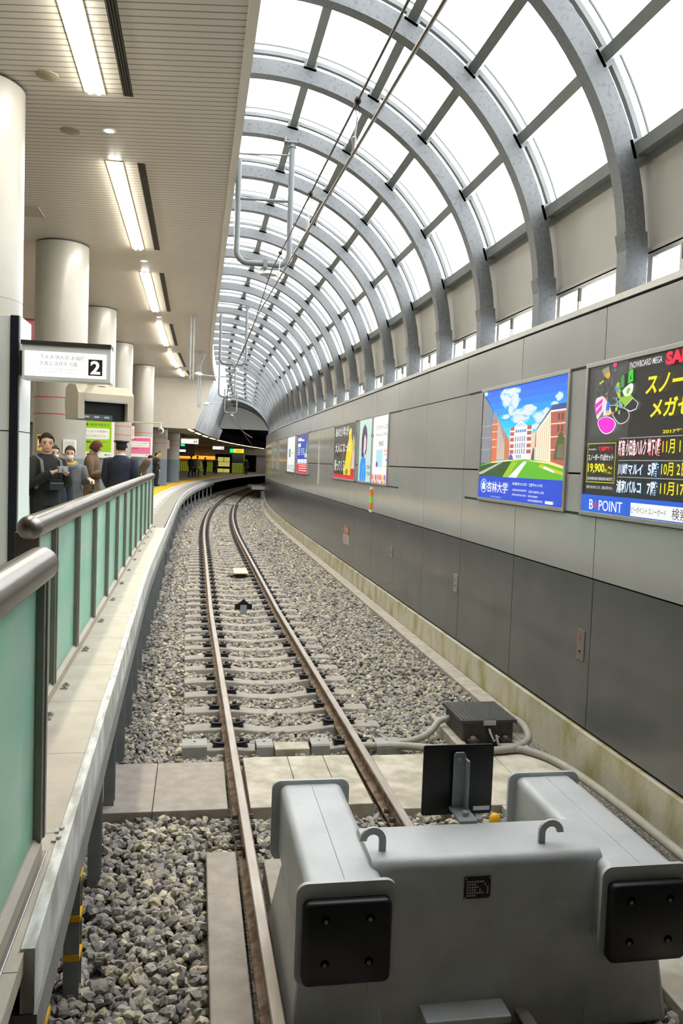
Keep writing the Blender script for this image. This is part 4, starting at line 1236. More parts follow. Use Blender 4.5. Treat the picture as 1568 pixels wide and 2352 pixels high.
for v in (0.62, 0.57, 0.52, 0.47):
    for u in (0.05, 0.2, 0.42, 0.6):
        L.append((R(u, u + rng.uniform(0.06, 0.14), v, v + 0.025), (226, 236, 250)))
for v in (0.17, 0.11, 0.05):
    L.append((R(0.2, 0.95, v, v + 0.03), (246, 190, 190)))
art(p5, 'artwork', f5, L)
for a, b, t in ((36.95, 35.75, 'taller, nearer'), (40.6, 39.2, 'farther, dimmer')):
    r_, f_ = poster_box('%s empty grey glazed notice frame on the wall before the tunnel' % t, a, b, 2.2, 3.4, 0.5, 'empty notice frames')
    m = MB()
    m.hexa([f_(u, v, d) for v in (0, 1) for d in (0.0, -0.02) for u in (0, 1)], mat('empty_notice_glass', rgb(176, 174, 170), 0.12, 0, 0.1, 3))
    m.build('panel', r_)

# small fittings on the wall
rs = thing('reflector_strip', 'slim orange and yellow-green reflective strip standing on the dark wall band', 'reflector', (3.5, 16.05, 1.56))
for z0, z1, c, nm in ((0, 0.05, (236, 236, 230), 'white_end'), (0.05, 0.19, (240, 140, 20), 'orange_band'), (0.19, 0.33, (160, 230, 90), 'green_band'), (0.33, 0.46, (240, 140, 20), 'orange_band'), (0.46, 0.5, (236, 236, 230), 'white_end')):
    m = MB()
    m.box(-0.04, 0.005, -0.055, 0.055, z0, z1, flat(*c))
    m.build(nm, rs)
rd = thing('notice_plate', 'small brown and white warning plate low on the dark wall band', 'notice', (3.508, 18.75, 0.64))
m = MB()
m.box(-0.012, 0, -0.32, 0.32, 0.22, 0.43, flat(150, 96, 78))
m.build('brown_plate', rd)
m = MB()
m.box(-0.012, 0, -0.32, 0.32, 0.0, 0.215, flat(196, 190, 180))
m.build('white_plate', rd)
m = MB()
fnr = lambda u, v, d: (-0.013 - d, 0.3 - 0.6 * u, v)
put_text(m, '注意', 0.1, 0.9, 0.26, 0.39, fnr, 0.001, flat(226, 206, 190))
for i in range(4):
    m.face(R(0.1, 0.9, 0.03 + i * 0.045, 0.05 + i * 0.045), fnr, 0.001, flat(130, 126, 120))
m.build('lettering', rd)
for y, z0, z1, tone, lb in ((6.87, 0.79, 1.07, (120, 112, 104), 'brownish flush cover plate with keyhole, low on the wall nearest the buffer stop'), (10.53, 0.83, 1.07, (146, 142, 136), 'narrow grey cover plate low on the dark wall, next beyond the brownish one'), (14.22, 0.86, 1.06, (130, 128, 124), 'small grey cover plate low on the wall, farthest of the three plates')):
    r_ = thing('cover_plate', lb, 'cover plate', (3.508, y, 0), 0, 'flush cover plates low on the wall')
    m = MB()
    m.box(-0.008, 0.0, -0.075, 0.075, z0, z1, flat(*tone, rough=0.4))
    m.build('plate', r_, bevel=0.003)
    m = MB()
    m.lathe([(0.012, -0.011), (0.012, -0.008)], (0, 0, z0 + 0.08), DARK, 8, 'x')
    m.box(-0.0095, -0.008, -0.01, 0.01, z1 - 0.1, z1 - 0.06, flat(180, 60, 50))
    m.build('lock', r_)
sr_ = MB()
sr_.box(3.475, 3.5, 23.35, 23.43, 1.9, 3.15, flat(206, 204, 198))
tag(sr_.build('gauge_strip'), 'thin pale vertical strip on the wall between the dark poster and the blue poster', 'strip')

# ================================================================== PLATFORM FITTINGS
LAMPW = glow(255, 250, 236, TUBE)
REFL = mat('lamp_reflector', rgb(240, 226, 160), 0.4, 0, 0.03, 5)
def lamp(i, yc):
    x = -1.235 + bend(yc, 25)
    r = thing('strip_light', 'long glowing fluorescent strip light in the slatted ceiling, %s from the buffer stop end' % nth(i), 'ceiling light', (x, yc, 6.6), -bend(yc + 0.5, 25) + bend(yc - 0.5, 25), 'strip lights in the platform ceiling')
    m = MB()
    L = 2.4 if yc < 39 else 1.2
    for a, b, c, d in ((-0.115, -0.095, -L, L), (0.095, 0.115, -L, L), (-0.095, 0.095, -L, -L + 0.02), (-0.095, 0.095, L - 0.02, L)):
        m.box(a, b, c, d, -0.012, 0.0, REFL)
    m.box(-0.095, 0.095, -L, L, -0.002, 0.0, REFL)
    m.build('trough', r)
    for sx in (-0.045, 0.045):
        m = MB()
        m.tube([(sx, -L + 0.05, -0.02), (sx, -0.02, -0.02)], 0.032, LAMPW, 8)
        m.tube([(sx, 0.02, -0.02), (sx, L - 0.05, -0.02)], 0.032, LAMPW, 8)
        m.build('tube', r)
    v = thing('ceiling_vent', 'dark slotted air vent beside the strip light, %s from the buffer stop end' % nth(i), 'vent', (x + 0.365, yc, 6.6), r.rotation_euler[2], 'slot vents in the platform ceiling')
    m = MB()
    m.box(-0.055, 0.055, -L, L, -0.004, 0.0, mat('vent_black', rgb(34, 30, 26), 0.8, 0, 0.1, 5))
    m.build('slot', v)
    m = MB()
    for q in range(4):
        m.box(-0.043 + q * 0.027, -0.037 + q * 0.027, -L, L, -0.012, -0.004, DARKALU)
    m.build('louvre', v)
for i, yc in enumerate((7.45, 14.4, 21.25, 28.2, 35.1, 40.2)):
    lamp(i, yc)
def downlight(i, y):
    x = -1.19 + bend(y, 25)
    r = thing('downlight', 'small round recessed downlight between strip lights, %s from the buffer stop end' % nth(i), 'ceiling light', (x, y, 6.6), 0, 'downlights between the strip lights')
    m = MB()
    m.lathe([(0.085, 0.0), (0.085, -0.012), (0.062, -0.012), (0.058, -0.002)], (0, 0, 0), WHITE, 20)
    m.build('trim_ring', r, smooth=True)
    m = MB()
    m.lathe([(0.055, -0.001), (0.055, -0.008)], (0, 0, 0), glow(255, 246, 226, 3.0), 18)
    m.build('bulb', r)
for i, y in enumerate((10.92, 17.8, 24.65, 31.6, 38.4)):
    downlight(i, y)
for x, y, lb in ((-1.70, 9.55, 'round brownish ceiling speaker, nearer of the two beside the strip lights'), (-1.68, 11.07, 'round brownish ceiling speaker beside the small downlight')):
    m = MB()
    m.lathe([(0.12, 0.0), (0.12, -0.008), (0.10, -0.016), (0.0, -0.018)], (x, y, 6.6), mat('speaker_brown', rgb(140, 128, 104), 0.7, 0, 0.1, 40), 22)
    tag(m.build('ceiling_speaker', smooth=True), lb, 'speaker', 'round ceiling speakers')
pb = thing('hanging_banner', 'pink banner hanging behind the white pillar and the second round column', 'banner', (-4.35, 22.0, 5.0))
m = MB()
m.box(-0.35, 0.35, 0, 0.02, 0, 0.85, flat(206, 130, 140))
m.build('cloth', pb)
m = MB()
m.box(-0.36, 0.36, -0.01, 0.03, 0.85, 0.90, flat(150, 60, 60))
m.box(-0.3, -0.28, 0, 0.02, 0.9, 1.6, ALUM)
m.box(0.28, 0.3, 0, 0.02, 0.9, 1.6, ALUM)
m.build('hanger', pb)
m = MB()
m.box(-3.3, -2.7, 14.55, 15.15, 6.586, 6.6, mat('hatch_grey', rgb(158, 148, 138), 0.6, 0, 0.05, 5))
tag(m.build('ceiling_hatch'), 'square grey access hatch in the ceiling beside the first round column', 'hatch')

# round columns
COLS = [(-2.52, 10.0), (-2.69, 17.0), (-2.82, 24.0), (-2.88, 31.0), (-2.47, 38.0), (-2.06, 45.0), (-1.55, 52.0)]
for i, (x, y) in enumerate(COLS):
    top = 6.6 if y < 43 else 4.06
    r = thing('round_column', 'thick round beige platform column with a slate blue foot, %s from the near end' % nth(i), 'column', (x, y, 1.0), 0, 'round columns along the platform')
    rr = 0.50
    m = MB()
    m.lathe([(rr, 1.42), (rr, min(3.2, top - 1.0)), (rr - 0.004, min(3.2, top - 1.0)), (rr - 0.004, min(3.21, top - 1)), (rr, min(3.21, top - 1)), (rr, top - 1.03)], (0, 0, 0), COLM, 40)
    m.build('shaft', r, smooth=True)
    m = MB()
    m.lathe([(rr + 0.004, 0.0), (rr + 0.004, 1.42)], (0, 0, 0), SLATE, 40)
    m.build('blue_foot', r, smooth=True)
    m = MB()
    m.lathe([(rr - 0.05, top - 1.03), (rr - 0.05, top - 1.0)], (0, 0, 0), DARKALU, 40)
    m.build('shadow_ring', r, smooth=True)
    if i >= 1:
        for z in (2.26, 2.58):
            m = MB()
            m.lathe([(rr + 0.003, z), (rr + 0.003, z + 0.02)], (0, 0, 0), flat(200, 60, 60), 40)
            m.build('red_line', r, smooth=True)
# alarm boxes on the columns
def alarm(x, y, lb):
    r = thing('alarm_box', lb, 'alarm', (x, y, 2.55), 0, 'yellow emergency buttons on columns')
    m = MB()
    m.box(-0.055, 0.055, -0.02, 0.03, 0.0, 0.31, flat(246, 200, 20))
    m.build('housing', r, bevel=0.004)
    m = MB()
    m.box(-0.04, 0.04, -0.026, -0.02, 0.22, 0.29, flat(40, 36, 30))
    m.box(-0.035, 0.035, -0.024, -0.02, 0.04, 0.18, flat(244, 236, 220))
    m.build('sign', r)
    m = MB()
    m.lathe([(0.025, -0.034), (0.025, -0.02)], (0, 0, 0.08), flat(220, 30, 20), 12, 'y')
    m.build('button', r)
alarm(-2.98, 16.55, 'yellow emergency button box on the second round column behind the young man')
alarm(-2.78, 30.49, 'yellow emergency button box on a column beside the station officer')
alarm(-1.93, 44.45, 'yellow emergency button box on the column beside the distant man in black')
wb = thing('panel_box', 'white square wall box with a small door on the second round column', 'box', (-2.43, 16.52, 2.51))
m = MB()
m.box(-0.12, 0.12, -0.03, 0.06, 0, 0.27, WHITE)
m.build('housing', wb, bevel=0.006)
m = MB()
m.box(-0.085, 0.085, -0.034, -0.03, 0.03, 0.24, flat(226, 224, 216))
m.build('door', wb)
m = MB()
m.box(-0.01, 0.01, -0.04, -0.034, 0.07, 0.14, flat(120, 116, 110))
m.build('latch', wb)
# posters on the columns
def column_poster(label, x0, x1, y, z0, z1, base, txt):
    r = thing('column_poster', label, 'poster', (0, 0, 0), 0, 'recruit posters on columns')
    fn = lambda u, v, d: (x0 + (x1 - x0) * u, y - d, z0 + (z1 - z0) * v)
    m = MB()
    m.box(x0, x1, y, y + 0.02, z0, z1, flat(240, 240, 236))
    m.build('sheet', r)
    m = MB()
    mt = flat(*base)
    m.face(R(0.04, 0.92, 0.15, 0.95), fn, 0.001, mt)
    m.face([(0.04 + 0.82 * a, 0.48 + 0.28 * b) for a, b in ((0, 0), (0.96, 0), (1, 0.08), (1, 0.92), (0.96, 1), (0, 1))], fn, 0.002, flat(244, 244, 240))
    m.build('print', r)
    m = MB()
    dk_ = flat(*txt)
    put_text(m, '会場へむかうキミへ', 0.08, 0.86, 0.81, 0.89, fn, 0.003, dk_, 0.015)
    put_text(m, 'とびっきりの笑顔で', 0.08, 0.82, 0.65, 0.71, fn, 0.003, flat(120, 120, 116))
    put_text(m, 'むかえられますように', 0.08, 0.76, 0.53, 0.59, fn, 0.003, flat(120, 120, 116))
    put_text(m, '就職情報 スーツコーナー', 0.08, 0.80, 0.37, 0.43, fn, 0.003, dk_, 0.015)
    m.build('lettering', r)
    m = MB()
    put_text(m, '青山', 0.72, 0.90, 0.05, 0.10, fn, 0.003, flat(60, 170, 220), 0.02)
    m.build('logo', r)
column_poster('lime green and white poster wrapped on the third round column behind the man in brown', -3.2, -2.26, 23.45, 2.44, 3.5, (150, 206, 20), (50, 66, 30))
column_poster('pink and white poster on a farther column behind the station officer', -2.92, -1.96, 37.45, 2.5, 3.4, (236, 120, 170), (150, 20, 60))
for x, y, z0, z1, lb in ((-2.36, 30.97, 3.15, 3.62, 'small white sign with red edge projecting from a column above the officer'), (-1.54, 44.97, 3.0, 3.45, 'small white sign with red edge projecting from the column beside the camera')):
    r = thing('projecting_sign', lb, 'sign', (x, y, 0), 0, 'small signs projecting from columns')
    m = MB()
    m.box(-0.03, 0.09, 0, 0.03, z0, z1, flat(236, 226, 220))
    m.build('plate', r)
    m = MB()
    for a, b in ((-0.03, -0.02), (0.08, 0.09)):
        m.box(a, b, -0.003, 0.0, z0, z1, flat(206, 90, 90))
    m.build('edge_stripe', r)
    m = MB()
    put_text(m, '乗車口', 0.01, 0.05, z0 + 0.1, z1 - 0.1, lambda u, v, d: (u, -d, v), 0.003, flat(110, 120, 140))
    m.build('lettering', r)

# white pillar beside the railing and the lit direction sign fixed to it
wp = thing('white_pillar', 'white panelled pillar with a black vertical strip at the left edge of the view', 'pillar', (-2.0, 7.8, 1.0))
m = MB()
m.box(-0.6, 0.375, -0.22, 0.26, 0, 1.68, WHITE)
m.box(-0.6, 0.375, -0.22, 0.26, 1.69, 2.69, WHITE)
m.build('cladding', wp, bevel=0.004)
m = MB()
m.box(0.378, 0.448, -0.235, -0.20, 0.0, 2.69, mat('black_strip', rgb(30, 34, 42), 0.35, 0, 0.05, 5))
m.build('black_strip', wp)
m = MB()
m.box(0.38, 0.455, -0.195, 0.27, 0.0, 1.68, WHITE)
m.box(0.38, 0.455, -0.195, 0.27, 1.69, 2.69, WHITE)
m.build('side_panel', wp)
def dir_sign(name, label, x0, x1, y, z0, z1, depth, small=False):
    r = thing(name, label, 'sign', (0, 0, 0), 0, 'lit platform number signs')
    fn = lambda u, v, d: (x0 + (x1 - x0) * u, y - d, z0 + (z1 - z0) * v)
    m = MB()
    m.box(x0, x1, y, y + depth, z0, z1, WHITE)
    m.build('housing', r, bevel=0.004)
    m = MB()
    m.face(R(0.03, 0.95, 0.1, 0.82), fn, 0.003, glow(250, 250, 246, 0.55))
    m.build('lit_panel', r)
    m = MB()
    h = 0.36 * (z1 - z0) * 2
    u0 = 0.745
    du = 0.16
    m.face([(u0, 0.19), (u0 + du, 0.19), (u0 + du, 0.66), (u0, 0.66)], fn, 0.004, flat(44, 30, 26))
    m.build('number_plate', r)
    m = MB()
    put_text(m, '2', u0 + du * 0.15, u0 + du * 0.85, 0.23, 0.62, fn, 0.005, glow(250, 250, 246, 0.55), 0.03)
    put_text(m, '下北沢 明大前 永福町', 0.20, 0.70, 0.60, 0.73, fn, 0.005, flat(150, 150, 146))
    put_text(m, '久我山 吉祥寺 方面', 0.20, 0.62, 0.42, 0.55, fn, 0.005, flat(150, 150, 146))
    if not small:
        put_text(m, 'For Shimo-Kitazawa Meidaimae Eifukucho', 0.20, 0.66, 0.30, 0.36, fn, 0.005, flat(214, 214, 210))
        put_text(m, 'Kugayama Kichijoji', 0.20, 0.60, 0.21, 0.27, fn, 0.005, flat(214, 214, 210))
    m.build('lettering', r)
    m = MB()
    m.box(x0 - 0.01, x1 + 0.0, y - 0.01, y + depth + 0.01, z1, z1 + 0.035, DARKALU)
    if not small:
        m.box(x0 - 0.035, x0, y + 0.07, y + depth + 0.06, z0 + 0.04, z1 - 0.05, DARKALU)
    else:
        for xx in (x0 + 0.15, x1 - 0.2):
            m.box(xx, xx + 0.04, y + 0.05, y + 0.09, z1 + 0.03, 4.08, DARKALU)
    m.build('mounting', r)
dir_sign('direction_sign', 'white lit platform 2 sign fixed to the white pillar', -1.51, -0.765, 7.5, 3.14, 3.44, 0.20)
dir_sign('direction_sign', 'small lit platform 2 sign hanging under the low ceiling, nearer of two', -1.0, 0.1, 52.0, 3.42, 3.78, 0.2, True)
dir_sign('direction_sign', 'small lit platform 2 sign hanging deep under the low ceiling, farther of two', 1.27, 2.23, 68.0, 3.33, 3.63, 0.2, True)

# hooded monitor
mo = thing('monitor_hood', 'beige hooded monitor with a black screen hanging above the waiting passengers', 'monitor', (-1.06, 10.0, 2.92), 0.45)
HOOD = mat('hood_beige', rgb(186, 176, 156), 0.5, 0, 0.05, 8)
m = MB()
prof = [(0.0, 0.0), (0.0, 0.3), (0.10, 0.40), (0.36, 0.42), (0.46, 0.38), (0.5, 0.2), (0.46, 0.0)]
def hood(u0, u1, v0, v1):
    pass
for xa, xb in ((-0.335, -0.26), (0.26, 0.335)):
    m.prism(prof, lambda u, v, d: (d, u, v), xa, xb, HOOD)
m.prism([(0.0, 0.21), (0.0, 0.3), (0.10, 0.40), (0.36, 0.42), (0.46, 0.38), (0.46, 0.21)], lambda u, v, d: (d, u, v), -0.26, 0.26, HOOD)
m.box(-0.26, 0.26, 0.40, 0.48, 0.0, 0.21, HOOD)
m.build('hood', mo)
m = MB()
m.box(-0.26, 0.26, 0.10, 0.40, 0.0, 0.212, BLACKP)
m.build('screen', mo)
m = MB()
m.box(-0.26, 0.26, -0.002, 0.02, 0.205, 0.225, ALUM)
m.build('visor_edge', mo)
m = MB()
m.box(-0.255, 0.10, 0.07, 0.098, 0.0, 0.06, mat('screen_reflection_panel', rgb(84, 94, 100), 0.3, 0, 0.2, 20))  # grey patch and pale dabs paint a reflection on the screen
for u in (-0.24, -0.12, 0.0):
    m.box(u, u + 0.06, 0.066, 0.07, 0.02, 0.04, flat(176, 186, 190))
m.build('painted_reflection', mo)
m = MB()
m.lathe([(0.14, 0.40), (0.06, 0.47), (0.05, 0.52)], (-0.03, 0.22, 0), HOOD, 14)
m.tube([(-0.03, 0.24, 0.50), (-1.34, -1.45, 0.50), (-1.40, -1.53, 0.50)], 0.03, HOOD, 8)
m.build('mounting_arm', mo, smooth=True)

# camera on an arm
cc = thing('security_camera', 'small round security camera hanging from a thin arm off a column', 'camera', (-1.32, 31.0, 3.5))
m = MB()
m.tube([(-1.15, 0.15, 0.30), (-0.9, 0.1, 0.27), (0.10, 0, 0.27)], 0.022, HOOD, 8)
m.tube([(0, 0, 0.27), (0, 0, 0.10)], 0.018, WHITE, 8)
m.lathe([(0.12, -0.02), (0.04, 0.12)], (-1.12, 0.1, 0.28), HOOD, 10, 'x')
m.build('arm', cc)
m = MB()
m.ball((0, 0, 0.0), 0.11, 0.11, 0.11, WHITE)
m.build('housing', cc, smooth=True)
m = MB()
m.lathe([(0.085, -0.10), (0.075, -0.118)], (-0.02, 0, -0.01), flat(70, 76, 66), 16, 'y')
m.build('lens', cc)

# glass railings
def railing(name, label, fx, ys_, zt, cap_end, first_plate):
    r = thing(name, label, 'railing', (0, 0, 0), 0, 'glass railings on the platform edge')
    y0, y1 = ys_[0], ys_[-1]
    m = MB()
    ps = [(fx(y), y, zt) for y in np.linspace(y0 - 0.06 if first_plate else y0, y1 + 0.08, 14)]
    m.tube(ps, 0.066, RAILH, 22)
    for q in (0.31, 0.62):
        yy = y0 + (y1 - y0) * q
        m.tube([(fx(yy), yy, zt), (fx(yy), yy + 0.012, zt)], 0.0675, STAIN, 22)
    c = ps[0] if first_plate else ps[-1]
    sgn = -1 if first_plate else 1
    m.lathe([(0.066 * math.cos(a), sgn * 0.062 * math.sin(a)) for a in np.linspace(0, PI / 2 - 0.02, 8)], c, STAIN, 22, 'y')
    m.build('handrail', r, smooth=True, angle=50)
    m = MB()
    m.loft([[(fx(y) - 0.03, y, 1.0), (fx(y) + 0.035, y, 1.0), (fx(y) + 0.035, y, 1.055), (fx(y) + 0.012, y, 1.075), (fx(y) - 0.03, y, 1.075)] for y in np.linspace(y0, y1, 10)], mat('base_rail', rgb(186, 176, 160), 0.5, 0.2, 0.12, 6))
    m.build('base_rail', r)
    for i, y in enumerate(ys_):
        m = MB()
        x = fx(y)
        if first_plate and i == 0:
            m.box(x - 0.085, x + 0.04, y - 0.02, y + 0.02, 1.0, zt - 0.03, mat('end_plate', rgb(112, 102, 96), 0.5, 0.4, 0.1, 5))
        else:
            m.box(x - 0.034, x + 0.034, y - 0.022, y + 0.022, 1.06, zt - 0.04, POST)
            m.box(x + 0.012, x + 0.04, y + 0.022, y + 0.05, 1.06, zt - 0.05, ALUM)
        m.build('post', r)
        for dy in (-0.03, 0.05):
            b = MB()
            b.box(x + 0.05, x + 0.095, y + 0.145 + dy, y + 0.18 + dy, 0.99, 1.003, ALUM)
            b.lathe([(0.010, 1.0), (0.010, 1.014)], (x + 0.074, y + 0.16 + dy, 0), ALUM, 6)
            b.build('base_bolt', r)
    for a, b_ in zip(ys_[:-1], ys_[1:]):
        m = MB()
        xa, xb = fx(a), fx(b_)
        m.hexa([(xa - 0.006, a + 0.022, 1.07), (xa + 0.006, a + 0.022, 1.07), (xb - 0.006, b_ - 0.022, 1.07), (xb + 0.006, b_ - 0.022, 1.07), (xa - 0.006, a + 0.022, zt - 0.045), (xa + 0.006, a + 0.022, zt - 0.045), (xb - 0.006, b_ - 0.022, zt - 0.045), (xb + 0.006, b_ - 0.022, zt - 0.045)], FROST)
        m.build('glass_panel', r)
    return r
rx = lambda s: -0.93 + 0.06 * max(0.0, 13 - s) / 8
railing('glass_railing', 'long stainless handrail over frosted green glass panels along the platform edge', rx, [4.62, 5.25, 6.3, 7.42, 8.56, 9.70, 10.86, 12.0, 13.15, 14.3, 15.45, 16.6, 17.9], 2.1, True, True)
nx = lambda s: -0.565 + 0.0 * s
railing('glass_railing', 'nearest short handrail and frosted green glass panel at the lower left', nx, [0.75, 1.95, 3.1], 2.085, False, False)
m = MB()
m.box(-0.60, -0.515, 0.6, 3.15, 0.80, 0.999, STAIN)
m.box(-0.53, -0.505, 0.6, 3.15, 0.35, 0.90, STAIN)
tag(m.build('edge_plate', bevel=0.004), 'stainless steel plate along the platform edge under the nearest glass panel', 'plate')

# steel supports under the platform edge
POSTM = mat('support_steel', rgb(150, 156, 158), 0.55, 0.1, 0.25, 6)
DUCT = mat('dark_duct', rgb(64, 62, 58), 0.7, 0, 0.2, 6)
SUPY = [3.02 + 1.06 * q for q in range(14)] + [18.4 + 3.1 * q for q in range(14)]
for i, y in enumerate(SUPY):
    x = edge_x(y) - 0.07
    r = thing('edge_support', 'grey steel support under the platform edge, %s from the near end' % nth(i), 'support', (x, y, -0.24), 0, 'steel supports under the platform edge')
    m = MB()
    m.box(-0.03, 0.045, -0.05, -0.042, 0.0, 0.90, POSTM)
    m.box(-0.03, 0.045, 0.042, 0.05, 0.0, 0.90, POSTM)
    m.box(0.003, 0.012, -0.042, 0.042, 0.0, 0.90, POSTM)
    m.build('post', r)
    m = MB()
    m.tube([(-0.1, 0, 0.82), (-0.62, 0, 0.30)], 0.025, POSTM, 6)
    m.box(-0.7, -0.05, -0.02, 0.02, 0.80, 0.86, POSTM)
    m.build('brace', r)
    if i < 2:
        for z in (0.25, 0.45, 0.65, 0.85):
            m = MB()
            m.box(-0.033, 0.048, -0.054, 0.054, z, z + 0.03, YELLOW)
            m.build('warning_tape', r)
    elif i > 13:
        m = MB()
        m.tube([(-0.06, 0.3, 0.75), (0.02, 0.35, 0.6), (0.03, 0.4, 0.35), (-0.04, 0.45, 0.12)], 0.03, DUCT, 6)
        m.build('cable_loop', r)

# ================================================================== OVERHEAD LINE
TUBEP = mat('frame_tube_paint', rgb(104, 109, 110), 0.42, 0.1, 0.1, 5)
INS = mat('insulator_white', rgb(206, 206, 202), 0.35, 0, 0.08, 10)
WIRE = mat('dark_wire', rgb(72, 66, 60), 0.5, 0.4, 0.2, 40)
CWIRE = mat('contact_wire', rgb(110, 100, 90), 0.4, 0.6, 0.2, 40)
for i, (y, xl, xr, zt) in enumerate(((12.25, 0.50, 1.275, 7.2), (25.2, 0.62, 1.40, 7.15), (38.15, 0.93, 1.66, 7.0), (51.1, 1.62, 2.36, 6.6))):
    yy = y + 0.05
    r = thing('catenary_frame', 'U-shaped grey tube frame hanging from a rib over the track, %s along the line' % nth(i), 'frame', (0, yy, 0), 0, 'tube frames for the overhead wire')
    zb = 5.42
    m = MB()
    path = [(xl, 0, 6.9)]
    for a in range(0, 7):
        t = math.radians(180 + 15 * a)
        path.append((xl + 0.17 + 0.17 * math.cos(t), 0, zb + 0.17 + 0.17 * math.sin(t)))
    for a in range(0, 7):
        t = math.radians(270 + 15 * a)
        path.append((xr - 0.17 + 0.17 * math.cos(t), 0, zb + 0.17 + 0.17 * math.sin(t)))
    path.append((xr, 0, zt))
    m.tube(path, 0.043, TUBEP, 12)
    m.build('u_tube', r, smooth=True, angle=60)
    m = MB()
    m.tube([(xl, 0, 6.34), (xr, 0, 6.36)], 0.022, TUBEP, 8)
    m.build('cross_bar', r, smooth=True)
    m = MB()
    m.tube([(xl - 0.02, 0, 6.98), (xr, 0, 7.03)], 0.014, TUBEP, 6)
    m.build('tie_rod', r)
    m = MB()
    m.box(xr - 0.10, xr + 0.10, -0.06, 0.06, zt, zt + 0.025, PURL)
    m.box(xr - 0.12, xr - 0.09, -0.07, 0.07, zt, zt + 0.07, PURL)
    m.box(xr + 0.09, xr + 0.12, -0.07, 0.07, zt, zt + 0.07, PURL)
    m.lathe([(0.06, zt - 0.06), (0.045, zt - 0.005)], (xr, 0, 0), TUBEP, 10)
    m.build('clamp', r)
    xc = (xl + xr) / 2 + 0.09
    m = MB()
    m.box(xc - 0.08, xc - 0.02, -0.05, 0.05, zb - 0.055, zb + 0.06, PURL)
    m.lathe([(0.018, zb - 0.12), (0.018, zb - 0.05)], (xc - 0.05, 0, 0), PURL, 8)
    m.box(xc - 0.12, xc + 0.14, -0.03, 0.03, zb - 0.075, zb - 0.055, PURL)
    m.build('hanger_clamp', r)
    m = MB()
    m.lathe([(0.02, zb - 0.08), (0.055, zb - 0.10), (0.125, zb - 0.145), (0.125, zb - 0.155), (0.05, zb - 0.165), (0.03, zb - 0.2)], (xc, 0, 0), INS, 20)
    m.build('insulator', r, smooth=True)
def mess_z(s):
    if s < 12.25:
        return 4.82 + 0.43 * ((s - 4.0) / 8.25) ** 1.0 if s > 4 else 4.82 - 0.02 * (4 - s)
    q = ((s - 12.25) % 12.95) / 12.95
    if s > 51.1:
        return 5.22 - 0.08 * (s - 51.1)
    return 5.22 - 4 * 0.22 * q * (1 - q)
def con_z(s):
    return 4.40 + 0.052 * (s - 3.3) if s < 14 else 4.957 - 0.02 * max(0.0, s - 42)
m = MB()
ss = list(np.arange(0.5, 25, 0.8)) + list(np.arange(25, 70, 1.5))
m.tube([(0.985 + bend(s, 23), s, mess_z(s)) for s in ss], 0.0085, WIRE, 6)
tag(m.build('messenger_wire'), 'upper dark stranded wire of the overhead line', 'wire')
m = MB()
m.tube([(0.945 + bend(s, 23), s, con_z(s)) for s in ss], 0.0095, CWIRE, 6)
m.tube([(0.965 + bend(s, 23), s, con_z(s) + 0.03) for s in ss], 0.0085, CWIRE, 6)
tag(m.build('contact_wire'), 'lower pair of wires of the overhead line with a worn contact face', 'wire')
for i, s in enumerate((5.42, 7.72, 10.55, 16.0, 19.0, 22.0)):
    xm, zm, zc_ = 0.985 + bend(s, 23), mess_z(s), con_z(s) + 0.05
    r = thing('wire_dropper', 'thin dropper with ring and insulator between the overhead wires, %s along the line' % nth(i), 'dropper', (xm, s, 0), 0, 'droppers of the overhead line')
    m = MB()
    m.ball((0, 0, zm), 0.026, 0.03, 0.026, WIRE, 10, 7)
    m.build('clamp', r, smooth=True)
    m = MB()
    h = zm - zc_
    m.tube([(0, 0, zm - 0.02), (-0.018, 0, zm - 0.06), (0.0, 0, zm - 0.11), (0.018, 0, zm - 0.06), (0, 0, zm - 0.02)], 0.004, WIRE, 5)
    m.tube([(0, 0, zm - 0.11), (-0.015, 0, zc_ + 0.08), (-0.02, 0, zc_ - 0.01)], 0.006, INS, 6)
    m.build('rod', r)
    m = MB()
    m.lathe([(0.006, zc_ + 0.10), (0.017, zc_ + 0.09), (0.017, zc_ + 0.075), (0.009, zc_ + 0.04), (0.009, zc_)], (-0.018, 0, 0), INS, 10)
    m.build('insulator', r, smooth=True)
for i, (x, y, zb, rod) in enumerate(((-0.205, 24.0, 4.78, [(0.08, 0.0, 4.95), (0.5, 0.4, 4.95), (1.05, 1.0, 4.98)]), (0.03, 32.0, 4.44, [(0.15, 0, 4.62), (0.5, 0.3, 4.7), (0.9, 0.8, 4.75)]))):
    r = thing('wire_hanger', 'pair of grey steel channels hanging from the ceiling with insulator arm, %s along' % nth(i), 'hanger', (x, y, 0), 0, 'pull-off hangers under the platform ceiling')
    for sx in (-0.055, 0.03):
        m = MB()
        m.box(sx, sx + 0.035, -0.04, 0.04, zb, 6.59, STEEL)
        m.build('channel', r)
    m = MB()
    m.box(-0.09, 0.09, -0.06, 0.06, 6.57, 6.6, STEEL)
    m.box(-0.05, 0.06, -0.02, 0.02, zb + 0.08, zb + 0.14, STEEL)
    if i == 1:
        m.tube([(0.02, 0, 6.15), (0.22, 0, 6.55)], 0.025, STEEL, 6)
    m.build('plate', r)
    m = MB()
    m.tube(rod, 0.016, STEEL, 6)
    m.build('arm', r)
    m = MB()
    a, b = Vector(rod[0]), Vector(rod[1])
    d = (b - a).normalized()
    m.tube([a, a + d * 0.09, a + d * 0.1, a + d * 0.24, a + d * 0.25, a + d * 0.34], [0.02, 0.03, 0.065, 0.065, 0.03, 0.02], INS, 10)
    m.build('insulator', r, smooth=True)

